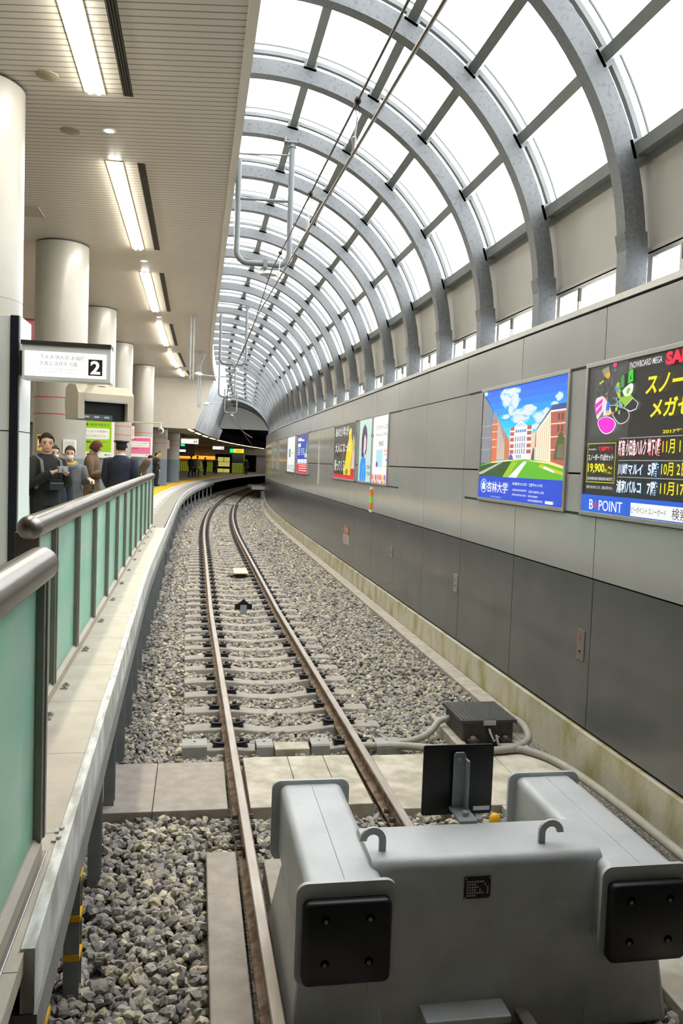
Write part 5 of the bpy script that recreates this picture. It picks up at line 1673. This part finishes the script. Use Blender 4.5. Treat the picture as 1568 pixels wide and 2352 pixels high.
# ================================================================== DEEP UNDER THE LOW CEILING
i = 0
s = 43.7
while s < 107:
    L = 3.2
    x = lowx(s + L / 2) - 0.35
    r = thing('strip_light', 'warm glowing strip light along the low ceiling edge, %s beyond the cross wall' % nth(i), 'ceiling light', (0, 0, 4.06), 0, 'strip lights under the low ceiling')
    m = MB()
    m.loft([[(lowx(q) - 0.40, q, -0.03), (lowx(q) - 0.26, q, -0.03), (lowx(q) - 0.26, q, 0.0), (lowx(q) - 0.40, q, 0.0)] for q in (s, s + L / 2, s + L)], glow(255, 232, 170, 1.8))
    m.build('diffuser', r)
    s += 5.4 if s < 60 else 4.3
    i += 1
ex = thing('exit_sign', 'small glowing green exit sign under the low ceiling', 'sign', (3.0, 70.0, 3.15), 0, 'green exit signs')
m = MB()
m.box(-0.22, 0.20, 0, 0.1, 0, 0.32, glow(30, 220, 130, 0.6))
m.build('lit_panel', ex)
m = MB()
m.box(-0.25, 0.23, -0.0, 0.12, -0.03, -0.001, DARKALU)
m.box(-0.02, 0.02, 0.03, 0.07, 0.32, 0.94, DARKALU)
m.build('frame', ex)
ex2 = thing('exit_sign', 'green exit lamp under the nearer hanging platform sign', 'sign', (-0.9, 54.0, 3.3), 0, 'green exit signs')
m = MB()
m.box(-0.13, 0.13, 0, 0.1, 0, 0.14, glow(30, 220, 130, 0.6))
m.build('lit_panel', ex2)
m = MB()
m.box(-0.16, 0.16, 0.01, 0.12, 0.14, 0.76, DARKALU)
m.build('frame', ex2)
yn = thing('yellow_sign', 'glowing yellow sign hanging beside the green exit sign', 'sign', (3.53, 70.0, 3.15))
m = MB()
m.box(-0.42, 0.42, 0, 0.15, 0.0, 0.33, glow(255, 196, 40, 0.6))
m.build('lit_panel', yn)
m = MB()
put_text(m, '出口', -0.25, 0.25, 0.06, 0.28, lambda u, v, d: (u, -d, v), 0.005, flat(120, 80, 20), 0.01)
m.build('lettering', yn)
m = MB()
m.box(-0.3, -0.26, 0.05, 0.1, 0.33, 0.93, DARKALU)
m.box(0.26, 0.3, 0.05, 0.1, 0.33, 0.93, DARKALU)
m.build('mounting', yn)
yn2 = thing('white_sign', 'low white lit board under the nearer hanging platform sign', 'sign', (-1.35, 56.0, 2.95))
m = MB()
m.box(-0.42, 0.62, 0, 0.15, 0.0, 0.15, glow(246, 250, 250, 0.5))
m.build('lit_panel', yn2)
m = MB()
m.box(-0.42, 0.62, 0, 0.15, 0.16, 0.34, flat(40, 60, 84))
m.box(-0.02, 0.02, 0.05, 0.1, 0.34, 1.11, DARKALU)
m.build('header', yn2)
nb = thing('notice_board', 'dark framed notice board with four yellow lit sheets at the far end of the platform', 'notice board', (3.1, 95.0, 1.0))
m = MB()
for a, b, c, d in ((-0.9, -0.72, 0.0, 2.15), (0.72, 0.95, 0.0, 2.15), (-0.72, 0.72, 1.85, 2.15), (-0.72, 0.72, 0.55, 0.72)):
    m.box(a, b, 0, 0.12, c, d, DARK)
m.build('frame', nb)
YG = (206, 196, 96)
for a, b, c, d in ((-0.68, -0.03, 1.32, 1.82), (0.03, 0.68, 1.32, 1.82), (-0.68, 0.68, 0.75, 1.27), (-0.68, -0.02, 0.08, 0.5), (0.02, 0.68, 0.08, 0.5)):
    m = MB()
    m.box(a, b, 0.03, 0.05, c, d, glow(*YG, 0.3))
    m.build('lit_sheet', nb)
bo_ = thing('booth', 'green arched booth with a glazed front at the end of the platform', 'booth', (4.9, 97.0, 1.0))
GREENP = mat('booth_green', rgb(120, 160, 20), 0.5, 0, 0.1, 3)
m = MB()
m.prism([(-0.85, 1.2), (0.55, 1.2), (0.55, 2.0), (0.5, 2.2), (0.35, 2.3), (-0.85, 2.3), (-0.85, 2.4), (0.45, 2.4), (0.68, 2.25), (0.75, 2.0), (0.75, 0.0), (0.55, 0), (0.55, 1.1), (-0.85, 1.1)], lambda u, v, d: (u, d, v), 0, 1.2, GREENP)
m.build('arch_frame', bo_)
m = MB()
for q in range(8):
    m.box(-0.83 + q * 0.17, -0.70 + q * 0.17, 0.05, 0.1, 0.05, 1.08, glow(150, 160, 30, 0.16))
m.build('lit_slats', bo_)
m = MB()
m.box(-0.85, 0.55, 0.2, 0.25, 1.2, 2.3, mat('booth_glass', rgb(56, 54, 46), 0.15, 0, 0.3, 4))
m.build('glass', bo_)
m = MB()
m.box(-0.9, 0.6, -0.05, 0.1, 1.09, 1.16, WHITE)
m.build('counter', bo_)
for x0, x1, lb in ((-2.0, -0.1, 'left run of lit green slatted screens at the platform end'), (0.0, 2.0, 'right run of lit green slatted screens behind the far passengers')):
    r = thing('slatted_screen', lb, 'screen', (0, 96.0, 1.0), 0, 'green slatted screens')
    m = MB()
    n = int((x1 - x0) / 0.24)
    for q in range(n):
        m.box(x0 + q * 0.24, x0 + q * 0.24 + 0.19, 0, 0.05, 0.05, 1.15, glow(150, 160, 30, 0.16))
    m.build('lit_slats', r)
    m = MB()
    m.box(x0, x1, -0.03, 0.08, 1.15, 1.22, ALUM)
    m.box(x0, x1, 0.05, 0.08, 0, 1.15, DARK)
    m.build('frame', r)
m = MB()
m.box(-5, 2.2, 99, 99.2, 1.0, 3.2, mat('far_wall_ochre', rgb(150, 112, 40), 0.6, 0, 0.5, 1.2))
m.box(-5, 2.2, 98.6, 99, 2.5, 2.9, glow(240, 170, 60, 0.5))
m.box(-5, 9, 99, 99.2, 3.2, 4.06, LOWC)
structure(m.build('wall_far'))
m = MB()
m.box(-3.2, -0.2, 80, 80.5, 2.75, 4.06, mat('brown_bulkhead', rgb(92, 80, 62), 0.7, 0, 0.15, 2))
structure(m.build('trim_9'))
m = MB()
m.box(7.2, 9.5, 100, 100.5, 1.0, 3.6, mat('lilac_grey_panel', rgb(160, 150, 156), 0.6, 0, 0.15, 2))
tag(m.build('pale_panel'), 'pale lilac grey panel standing in the dark at the end of the platform', 'panel')

# ================================================================== PEOPLE
SKIN = mat('skin', rgb(222, 176, 150), 0.5, 0, 0.06, 20)
HAIRB = mat('black_hair', rgb(28, 24, 22), 0.5, 0, 0.3, 40, 0.3, 120)
def cloth(r, g, b, rough=0.85):
    return mat('cloth_%d_%d_%d' % (r, g, b), rgb(r, g, b), rough, 0, 0.25, 14, 0.3, 40)
def rot_x(p, a, c):
    x, y, z = p[0], p[1] - c[1], p[2] - c[2]
    return Vector((x, y * math.cos(a) - z * math.sin(a) + c[1], y * math.sin(a) + z * math.cos(a) + c[2]))
def person(label, x, y, rz, H=1.7, z0=1.0, arms=None, head=(0, 0), lean=0.0, detail=1, top=(40, 40, 44), hem=0.80, flare=1.0, trousers=(34, 34, 38), shoes=(26, 24, 24), hair=(28, 24, 22), mask=False, hat=None, extra=None, bulk=1.0, collar=None, longhair=False, walk=0.0):
    k = H / 1.7
    U = lambda p: rot_x(p, lean, (0, 0, 0.95)) if p[2] > 0.95 else Vector(p)
    S = lambda p: tuple(Vector(p) * k)
    P = lambda p: S(U(p))
    arms = arms or [[(-0.19, 0, 1.38), (-0.24, 0.03, 1.10), (-0.22, -0.06, 0.86)], [(0.19, 0, 1.38), (0.24, 0.03, 1.10), (0.22, -0.06, 0.86)]]
    b = MB()
    # trunk
    rings = []
    for z, rx, ry in ((0.86, 0.145, 0.10), (0.98, 0.15, 0.105), (1.10, 0.135, 0.095), (1.25, 0.15, 0.105), (1.36, 0.16, 0.095), (1.42, 0.09, 0.07), (1.46, 0.052, 0.055), (1.52, 0.05, 0.055)):
        rings.append([P((rx * math.cos(2 * PI * j / 16), ry * math.sin(2 * PI * j / 16), z)) for j in range(16)])
    b.loft(rings, SKIN)
    legs = []
    for sx, w in ((-1, walk), (1, -walk)):
        hip, knee, ank = (sx * 0.085, 0, 0.90), (sx * 0.09, -w * 0.6 - 0.01, 0.48), (sx * 0.09, w * -0.9 + abs(w) * 0.3 + 0.02, 0.08)
        legs.append((hip, knee, ank))
        b.tube([S(q) for q in (hip, knee, (ank[0], ank[1], 0.28), ank)], [0.08 * k, 0.055 * k, 0.05 * k, 0.036 * k], SKIN, 10)
        b.ball(S((ank[0], ank[1] - 0.06, 0.035)), 0.04 * k, 0.11 * k, 0.035 * k, SKIN, 10, 6)
    hands = []
    for A in arms:
        sh, el, wr = [Vector(q) for q in A[:3]]
        b.tube([P(q) for q in (sh, sh.lerp(el, 0.5), el, el.lerp(wr, 0.5), wr)], [0.055 * k, 0.05 * k, 0.04 * k, 0.036 * k, 0.027 * k], SKIN, 10)
        wv = Vector(P(wr))
        d = (Vector(P(wr)) - Vector(P(el))).normalized()
        if len(A) > 3:
            d = Vector(A[3]).normalized()
        side = d.cross(Vector((0, 0, 1)))
        side = side.normalized() if side.length > 0.2 else Vector((1, 0, 0))
        nrm = side.cross(d).normalized()
        if len(A) > 4:
            side, nrm = nrm, side
        c = wv + d * 0.05 * k
        b.loft([[wv + side * (0.03 * math.cos(t)) * k + nrm * (0.018 * math.sin(t)) * k for t in np.linspace(0, 2 * PI, 10, False)], [c + side * (0.042 * math.cos(t)) * k + nrm * (0.017 * math.sin(t)) * k for t in np.linspace(0, 2 * PI, 10, False)], [c + d * 0.045 * k + side * (0.040 * math.cos(t)) * k + nrm * (0.013 * math.sin(t)) * k for t in np.linspace(0, 2 * PI, 10, False)]], SKIN)
        if detail:
            for q, (off, ln) in enumerate(((-0.031, 0.062), (-0.0105, 0.075), (0.0105, 0.070), (0.031, 0.054))):
                a0 = c + d * 0.035 * k + side * off * k
                a1 = a0 + d * ln * 0.55 * k - nrm * 0.012 * k
                a2 = a1 + d * ln * 0.30 * k - nrm * 0.030 * k
                b.tube([a0, a1, a2], [0.0098 * k, 0.0092 * k, 0.008 * k], SKIN, 8)
            a0 = wv + d * 0.02 * k - side * 0.026 * k
            b.tube([a0, a0 - side * 0.03 * k + d * 0.028 * k - nrm * 0.008 * k, a0 - side * 0.032 * k + d * 0.062 * k - nrm * 0.02 * k], [0.013 * k, 0.011 * k, 0.009 * k], SKIN, 8)
        hands.append((c, d, side, nrm))
    # head, turned on the neck
    hp, hy = head
    HC = Vector((0, -0.015, 1.50))
    def hd(p):
        q = rot_x((p[0], p[1], p[2]), hp, (0, 0.01, 0))
        c_, s_ = math.cos(hy), math.sin(hy)
        return P(Vector((q[0] * c_ - q[1] * s_, q[0] * s_ + q[1] * c_, q[2])) + HC)
    def hball(c, rx, ry, rz_, nu=16, nv=12, mb=b, mt=SKIN, cut=None):
        rings = []
        for i in range(nv + 1):
            t = -PI / 2 + PI * (i + 0.02) / (nv + 0.04)
            rings.append([hd((c[0] + rx * math.cos(t) * math.cos(2 * PI * j / nu), c[1] + ry * math.cos(t) * math.sin(2 * PI * j / nu), c[2] + rz_ * math.sin(t))) for j in range(nu)])
        mb.loft(rings, mt)
    hball((0, 0.005, 0.115), 0.074, 0.092, 0.095)
    hball((0, -0.022, 0.062), 0.056, 0.062, 0.068)
    hball((0, -0.045, 0.030), 0.033, 0.032, 0.028)
    b.loft([[hd((u, -0.083 - e, zz)) for u, e, zz in ((-w_, -0.01, z_), (0, dp, z_), (w_, -0.01, z_), (0, -0.02, z_))] for z_, w_, dp in ((0.115, 0.007, -0.002), (0.085, 0.011, 0.010), (0.072, 0.015, 0.018), (0.064, 0.010, 0.004))], SKIN)
    for sx in (-1, 1):
        hball((sx * 0.074, 0.012, 0.085), 0.011, 0.02, 0.031, 8, 6)
    b.tube([P((0, 0, 1.44)), hd((0, 0.015, 0.03)), hd((0, 0.01, 0.08))], [0.052 * k, 0.05 * k, 0.05 * k], SKIN, 12)
    tmp = b.build('person_source')
    rm = tmp.modifiers.new('r', 'REMESH')
    rm.mode = 'VOXEL'
    rm.voxel_size = 0.007 if detail else 0.014
    sm = tmp.modifiers.new('s', 'SMOOTH')
    sm.iterations = 2 if detail else 1
    sm.factor = 0.4
    dg = bpy.context.evaluated_depsgraph_get()
    dg.update()
    me = bpy.data.meshes.new_from_object(tmp.evaluated_get(dg))
    me.polygons.foreach_set('use_smooth', [True] * len(me.polygons))
    if not me.materials:
        me.materials.append(SKIN)
    old = tmp.data
    bpy.data.objects.remove(tmp)
    bpy.data.meshes.remove(old)
    root = bpy.data.objects.new('person', me)
    COL.objects.link(root)
    root.location = (x, y, z0)
    root.rotation_euler = (0, 0, rz)
    tag(root, label, 'person', 'passengers on the platform')
    # clothes
    TM, TR = cloth(*top), cloth(*trousers)
    m = MB()
    for hip, knee, ank in legs:
        m.tube([S(q) for q in ((hip[0], 0, 0.98), hip, knee, (ank[0], ank[1], 0.3), (ank[0], ank[1], 0.06))], [0.10 * k, 0.098 * k, 0.076 * k, 0.066 * k, 0.068 * k], TR, 12)
    m.loft([[S((rx_ * math.cos(2 * PI * j / 16), ry_ * math.sin(2 * PI * j / 16), z_)) for j in range(16)] for z_, rx_, ry_ in ((0.82, 0.16, 0.115), (0.90, 0.178, 0.125), (1.03, 0.165, 0.115))], TR)
    m.build('trousers', root, smooth=True, angle=60)
    m = MB()
    for hip, knee, ank in legs:
        m.ball(S((ank[0], ank[1] - 0.055, 0.045)), 0.05 * k, 0.135 * k, 0.045 * k, cloth(*shoes), 12, 6)
    m.build('shoes', root, smooth=True)
    m = MB()
    rings = []
    prof = [(hem, 0.185 * flare, 0.135 * flare), (0.98, 0.178 * (1 + (flare - 1) * 0.5), 0.13), (1.10, 0.165, 0.122), (1.24, 0.188, 0.135), (1.34, 0.205, 0.13), (1.40, 0.185, 0.11), (1.44, 0.12, 0.09), (1.475, 0.075, 0.078)]
    prof = [q for q in prof if q[0] >= hem]
    if hem < 0.9:
        prof.insert(1, ((hem + 0.98) / 2, 0.18 * (1 + (flare - 1) * 0.8), 0.132 * (1 + (flare - 1) * 0.8)))
    for z, rx, ry in prof:
        ring = []
        for j in range(20):
            a = 2 * PI * j / 20
            wob = 1 + 0.025 * math.sin(3 * a + z * 9) * (1 if z < 1.3 else 0)
            ring.append(P((bulk * rx * math.cos(a) * wob, bulk * ry * math.sin(a) * wob, z)))
        rings.append(ring)
    m.loft(rings, TM)
    for A in arms:
        sh, el, wr = [Vector(q) for q in A[:3]]
        cuff = el.lerp(wr, 0.97)
        m.tube([P(q) for q in (sh.lerp(Vector((0, 0, sh.z)), 0.25) + Vector((0, 0, 0.01)), sh, sh.lerp(el, 0.5), el, el.lerp(wr, 0.5), cuff)], [0.06 * k, 0.078 * k * bulk, 0.070 * k * bulk, 0.062 * k * bulk, 0.056 * k * bulk, 0.046 * k], TM, 12)
    coat = m.build('coat', root, smooth=True, angle=70)
    if collar:
        m = MB()
        m.tube([P((0.072 * math.cos(t), 0.072 * math.sin(t) + 0.003, 1.462 - 0.03 * (1 if math.sin(t) < -0.5 else 0))) for t in np.linspace(0, 2 * PI, 17)], 0.022 * k, cloth(*collar), 8)
        m.build('collar', root, smooth=True)
    HM = cloth(*hair)
    if hat is None or hat == 'cap' or hat == 'beanie':
        m = MB()
        nu, nv = 20, 12
        rings = []
        for i in range(nv + 1):
            t = -0.55 + (PI / 2 + 0.53) * i / nv
            ring = []
            for j in range(nu):
                a = 2 * PI * j / nu
                fr = max(0.0, -math.sin(a))
                tt = max(t, (0.50 if fr > 0.45 else (0.1 if fr > 0.05 else -9)) - 0.0)
                tt = min(tt, PI / 2 - 0.01)
                bump = 1.0 + 0.03 * math.sin(7 * a + 3 * t)
                ring.append(hd((0.084 * math.cos(tt) * math.cos(a) * bump, 0.008 + 0.103 * math.cos(tt) * math.sin(a) * bump, 0.122 + 0.108 * math.sin(tt))))
            rings.append(ring)
        m.loft(rings, HM if hat != 'beanie' else cloth(26, 26, 30))
        if longhair:
            hball((0, 0.075, 0.07), 0.06, 0.04, 0.075, 12, 8, m, HM)
        m.build('hair' if hat != 'beanie' else 'knit_cap', root, smooth=True)
    if hat == 'cap':
        m = MB()
        CM = cloth(20, 22, 30, 0.5)
        prof2 = [(0.086, 0.14), (0.09, 0.185), (0.128, 0.205), (0.125, 0.222), (0.06, 0.236), (0.001, 0.238)]
        m.loft([[hd((r_ * math.cos(2 * PI * j / 24), 0.006 + r_ * 1.12 * math.sin(2 * PI * j / 24), z_)) for j in range(24)] for r_, z_ in prof2], CM)
        m.loft([[hd((0.08 * math.cos(t), -0.085 - 0.02 * math.sin(t) * e, 0.145 - 0.02 * e)) for t in np.linspace(0, PI, 9)] for e in (0, 1.8)], BLACKP, closed=False)
        m.build('uniform_cap', root, smooth=True, angle=40)
    if detail:
        for sx in (-1, 1):
            m = MB()
            hball((sx * 0.030, -0.077, 0.102), 0.013, 0.007, 0.0055, 8, 5, m, flat(30, 22, 20))
            m.build('eye', root, smooth=True)
            m = MB()
            hball((sx * 0.031, -0.080, 0.121), 0.018, 0.006, 0.004, 8, 5, m, HM)
            m.build('eyebrow', root, smooth=True)
        if not mask:
            m = MB()
            hball((0, -0.081, 0.045), 0.021, 0.006, 0.006, 10, 5, m, flat(176, 108, 98))
            m.build('mouth', root, smooth=True)
    if mask:
        m = MB()
        rings = []
        for zz, w_, dp in ((0.012, 0.042, 0.072), (0.03, 0.056, 0.090), (0.055, 0.062, 0.102), (0.08, 0.058, 0.092)):
            rings.append([hd((w_ * math.sin(t), -dp * math.cos(t) * 0.97 - 0.003, zz)) for t in np.linspace(-1.25, 1.25, 9)])
        m.loft(rings, WHITE, closed=False)
        m.build('face_mask', root, smooth=True)
    if extra:
        extra(root, P, hd, hands, k)
    return root

# young man with a camera
def ex_young(root, P, hd, hands, k):
    m = MB()
    m.box(-0.06, 0.06, -0.36, -0.315, 1.285, 1.36, flat(150, 152, 156))
    m.lathe([(0.026, -0.385), (0.026, -0.36)], (0.0, 0, 1.32), flat(150, 150, 154), 12, 'y')
    tag(m.build('compact_camera', None, bevel=0.004), 'small grey compact camera held by the young man in black', 'camera')
    o = bpy.data.objects[[q.name for q in bpy.data.objects if q.name.startswith('compact_camera')][-1]]
    o.location, o.rotation_euler = root.location, root.rotation_euler
    m = MB()
    for sx in (-1, 1):
        m.tube([P((sx * 0.12, 0.12, 1.40)), P((sx * 0.125, 0.02, 1.455)), P((sx * 0.125, -0.10, 1.40)), P((sx * 0.13, -0.145, 1.25)), P((sx * 0.16, -0.05, 1.08))], 0.020, cloth(120, 118, 118), 6)
    m.loft([[P((0.17 * math.cos(2 * PI * j / 14), 0.22 + 0.10 * math.sin(2 * PI * j / 14), z)) for j in range(14)] for z in (0.98, 1.02, 1.3, 1.40, 1.43)], cloth(40, 40, 44))
    tag(m.build('backpack', None, smooth=True, angle=50), 'dark backpack with grey straps worn by the young man', 'backpack')
    o = bpy.data.objects[[q.name for q in bpy.data.objects if q.name.startswith('backpack')][-1]]
    o.location, o.rotation_euler = root.location, root.rotation_euler
    m = MB()
    m.box(-0.10, 0.09, -0.235, -0.15, 1.08, 1.20, cloth(44, 44, 48))
    m.box(-0.09, 0.08, -0.242, -0.235, 1.15, 1.165, flat(120, 120, 120))
    tag(m.build('waist_pouch', None, bevel=0.02), 'black camera pouch on the front of the young man', 'pouch')
    o = bpy.data.objects[[q.name for q in bpy.data.objects if q.name.startswith('waist_pouch')][-1]]
    o.location, o.rotation_euler = root.location, root.rotation_euler
person('young man in a black jacket looking up from a small camera held at his chest', -1.75, 10.1, 0.75, 1.72, arms=[[(-0.19, 0, 1.38), (-0.235, -0.08, 1.13), (-0.09, -0.27, 1.27), (0.75, -0.4, 0.35)], [(0.19, 0, 1.38), (0.23, -0.10, 1.14), (0.09, -0.27, 1.26), (-0.75, -0.4, 0.35)]], head=(0.02, -0.45), top=(30, 30, 34), hem=0.88, bulk=1.0, trousers=(40, 38, 40), extra=ex_young, collar=(26, 26, 30))
person('passenger in a dark navy coat and white mask half hidden behind the young man', -1.87, 11.3, 0.5, 1.60, head=(0, 0.1), top=(36, 42, 56), hem=0.45, flare=1.15, mask=True, hair=(30, 24, 22), longhair=True, trousers=(30, 34, 46), bulk=1.1)
def ex_woman(root, P, hd, hands, k):
    m = MB()
    m.tube([P((0.085 * math.cos(t), 0.09 * math.sin(t) - 0.005, 1.45 - 0.03 * max(0, -math.sin(t)))) for t in np.linspace(0, 2 * PI, 17)], 0.030, cloth(206, 170, 40), 8)
    m.build('scarf', root, smooth=True)
    m = MB()
    m.tube([P((0.11 * math.cos(t), 0.11 * math.sin(t) - 0.01, 1.425 - 0.05 * max(0, -math.sin(t)))) for t in np.linspace(0, 2 * PI, 17)], 0.042, cloth(112, 112, 116), 8)
    m.build('coat_collar', root, smooth=True)
    c = hands[0][0]
    u = thing('umbrella', 'folded umbrella with an orange handle held by the woman in the grey coat', 'umbrella', tuple(root.matrix_basis @ Vector((c.x, c.y - 0.02, 0.0))))
    m = MB()
    m.tube([(0, 0, c.z - 0.05), (0, 0, c.z - 0.06), (0, 0, c.z + 0.05)], [0.012, 0.018, 0.018], flat(220, 96, 20), 10)
    m.tube([(0, 0, c.z - 0.24), (0, 0, c.z - 0.05)], 0.02, flat(220, 96, 20), 10)
    m.build('handle', u)
    m = MB()
    m.tube([(0, 0, 0.06), (0, 0, 0.12), (0, 0, c.z - 0.3), (0, 0, c.z - 0.23)], [0.008, 0.022, 0.038, 0.022], flat(50, 60, 120), 10)
    m.build('canopy', u)
    c = hands[1][0]
    g_ = thing('handbag', 'black handbag with a white pompom hanging from the woman in the grey coat', 'bag', tuple(root.matrix_basis @ Vector((c.x + 0.03, c.y - 0.01, 0.0))))
    m = MB()
    m.loft([[(0.05 * math.cos(2 * PI * j / 12), 0.13 * math.sin(2 * PI * j / 12), z) for j in range(12)] for z in (c.z - 0.42, c.z - 0.38, c.z - 0.2, c.z - 0.16)], cloth(40, 42, 44, 0.5))
    m.tube([(0, -0.1, c.z - 0.17), (0, -0.06, c.z - 0.03), (0, 0.0, c.z - 0.005), (0, 0.06, c.z - 0.03), (0, 0.1, c.z - 0.17)], 0.010, cloth(40, 42, 44, 0.5), 6)
    m.build('bag_body', g_, smooth=True, angle=60)
    m = MB()
    m.ball((-0.06, -0.1, c.z - 0.33), 0.05, 0.05, 0.04, cloth(230, 222, 204))
    m.build('pompom', g_, smooth=True)
person('woman in a grey quilted coat, white mask and yellow scarf holding an umbrella', -1.90, 13.0, 0.12, 1.61, arms=[[(-0.18, 0, 1.36), (-0.24, 0.02, 1.10), (-0.21, -0.14, 1.02), (0.1, -0.5, -0.35)], [(0.18, 0, 1.36), (0.25, 0.02, 1.12), (0.30, -0.17, 1.20), (0.3, -0.6, -0.2)]], head=(0.10, 0.0), top=(104, 104, 110), hem=0.52, flare=1.12, bulk=1.10, mask=True, hair=(44, 34, 30), extra=ex_woman, trousers=(30, 30, 34))
def ex_brown(root, P, hd, hands, k):
    m = MB()
    m.tube([P((0.185 * math.cos(t), 0.14 * math.sin(t), 1.06)) for t in np.linspace(0, 2 * PI, 21)], 0.02, cloth(86, 62, 48), 6)
    m.build('belt', root, smooth=True)
    c, d = hands[0][0], hands[0][1]
    ph = MB()
    ph.box(-0.035, 0.035, -0.07, 0.07, -0.005, 0.005, flat(40, 40, 44))
    p_ = tag(ph.build('smartphone', None, bevel=0.004), 'smartphone held by the man in the long brown coat', 'phone')
    p_.location = root.matrix_basis @ Vector((0.0, c.y - 0.10, c.z + 0.03))
    p_.rotation_euler = (0.35, 0, root.rotation_euler[2])
    m = MB()
    m.loft([[hd((q_ * 0.090 * math.cos(t), 0.004 + q_ * 0.106 * math.sin(t), z_ + 0.012 * math.cos(2 * t))) for t in np.linspace(-0.8, PI + 0.8, 24)] for z_, q_ in ((0.03, 0.84), (0.045, 0.93), (0.07, 0.99), (0.10, 1.01), (0.14, 0.98), (0.17, 0.90))], cloth(96, 54, 40), closed=False)
    m.build('fringe', root, smooth=True)
person('man in a long brown belted coat and mask looking down at his phone', -1.84, 15.2, 1.45, 1.76, arms=[[(-0.19, 0, 1.38), (-0.22, -0.03, 1.12), (-0.07, -0.26, 1.17), (0.4, -0.8, 0.2)], [(0.19, 0, 1.38), (0.22, -0.03, 1.12), (0.07, -0.26, 1.16), (-0.4, -0.8, 0.2)]], head=(0.55, 0.0), top=(112, 88, 66), hem=0.45, flare=1.22, mask=True, hair=(96, 54, 40), extra=ex_brown, trousers=(50, 44, 40), collar=(130, 104, 60))
def ex_officer(root, P, hd, hands, k):
    m = MB()
    m.tube([P((0.066 * math.cos(t), 0.066 * math.sin(t) + 0.004, 1.487)) for t in np.linspace(0, 2 * PI, 17)], 0.014, WHITE, 8)
    m.build('shirt_collar', root, smooth=True)
    m = MB()
    m.box(0.255, 0.262, -0.03, 0.03, 1.24, 1.30, flat(200, 200, 206))
    m.box(-0.262, -0.255, -0.03, 0.03, 1.24, 1.30, flat(200, 200, 206))
    m.build('arm_badge', root)
person('station officer in a dark navy uniform and peaked cap seen from behind', -1.27, 14.4, 3.0, 1.74, arms=[[(-0.205, 0, 1.38), (-0.25, 0.03, 1.10), (-0.19, -0.12, 0.90)], [(0.205, 0, 1.38), (0.25, 0.02, 1.10), (0.19, -0.12, 0.88)]], top=(34, 38, 56), hem=0.76, bulk=1.2, hat='cap', hair=(26, 24, 24), extra=ex_officer, trousers=(30, 34, 50))
person('person in a dark olive coat and black knit cap bending forward beyond the officer', -2.13, 33.5, 1.2, 1.66, lean=0.5, detail=0, head=(0.2, 0), top=(78, 70, 50), hem=0.80, hat='beanie', bulk=1.12)
person('man in a black coat standing in front of the farther blue footed column', -2.05, 43.6, 1.1, 1.72, detail=0, top=(28, 30, 34), hem=0.78, arms=[[(-0.19, 0, 1.38), (-0.24, 0.0, 1.12), (-0.2, -0.2, 1.2)], [(0.19, 0, 1.38), (0.24, 0.02, 1.10), (0.22, -0.06, 0.86)]], trousers=(26, 26, 30))
person('far passenger in a dark grey coat, leftmost of the far group walking away', -0.42, 68.0, 2.6, 1.72, detail=0, top=(56, 56, 52), hem=0.62, flare=1.1, walk=0.12, bulk=1.15)
person('far passenger in a light beige coat walking beside the one in dark grey', 0.08, 70.0, 2.6, 1.74, detail=0, top=(176, 160, 136), hem=0.70, walk=0.14, bulk=1.15, trousers=(70, 76, 78))
person('far passenger in black at the platform edge right of the beige coat', 0.80, 77.0, 2.2, 1.66, detail=0, top=(22, 20, 24), hem=0.60, flare=1.1, bulk=1.15)
person('far passenger in black standing before the dark notice board', 2.0, 87.0, 0.3, 1.68, detail=0, top=(26, 22, 24), hem=0.55, flare=1.1, bulk=1.1)
person('far passenger in dark clothes standing in the shadow beside the green booth', 5.3, 88.5, 0.2, 1.68, detail=0, top=(32, 24, 22), hem=0.6, bulk=1.1)
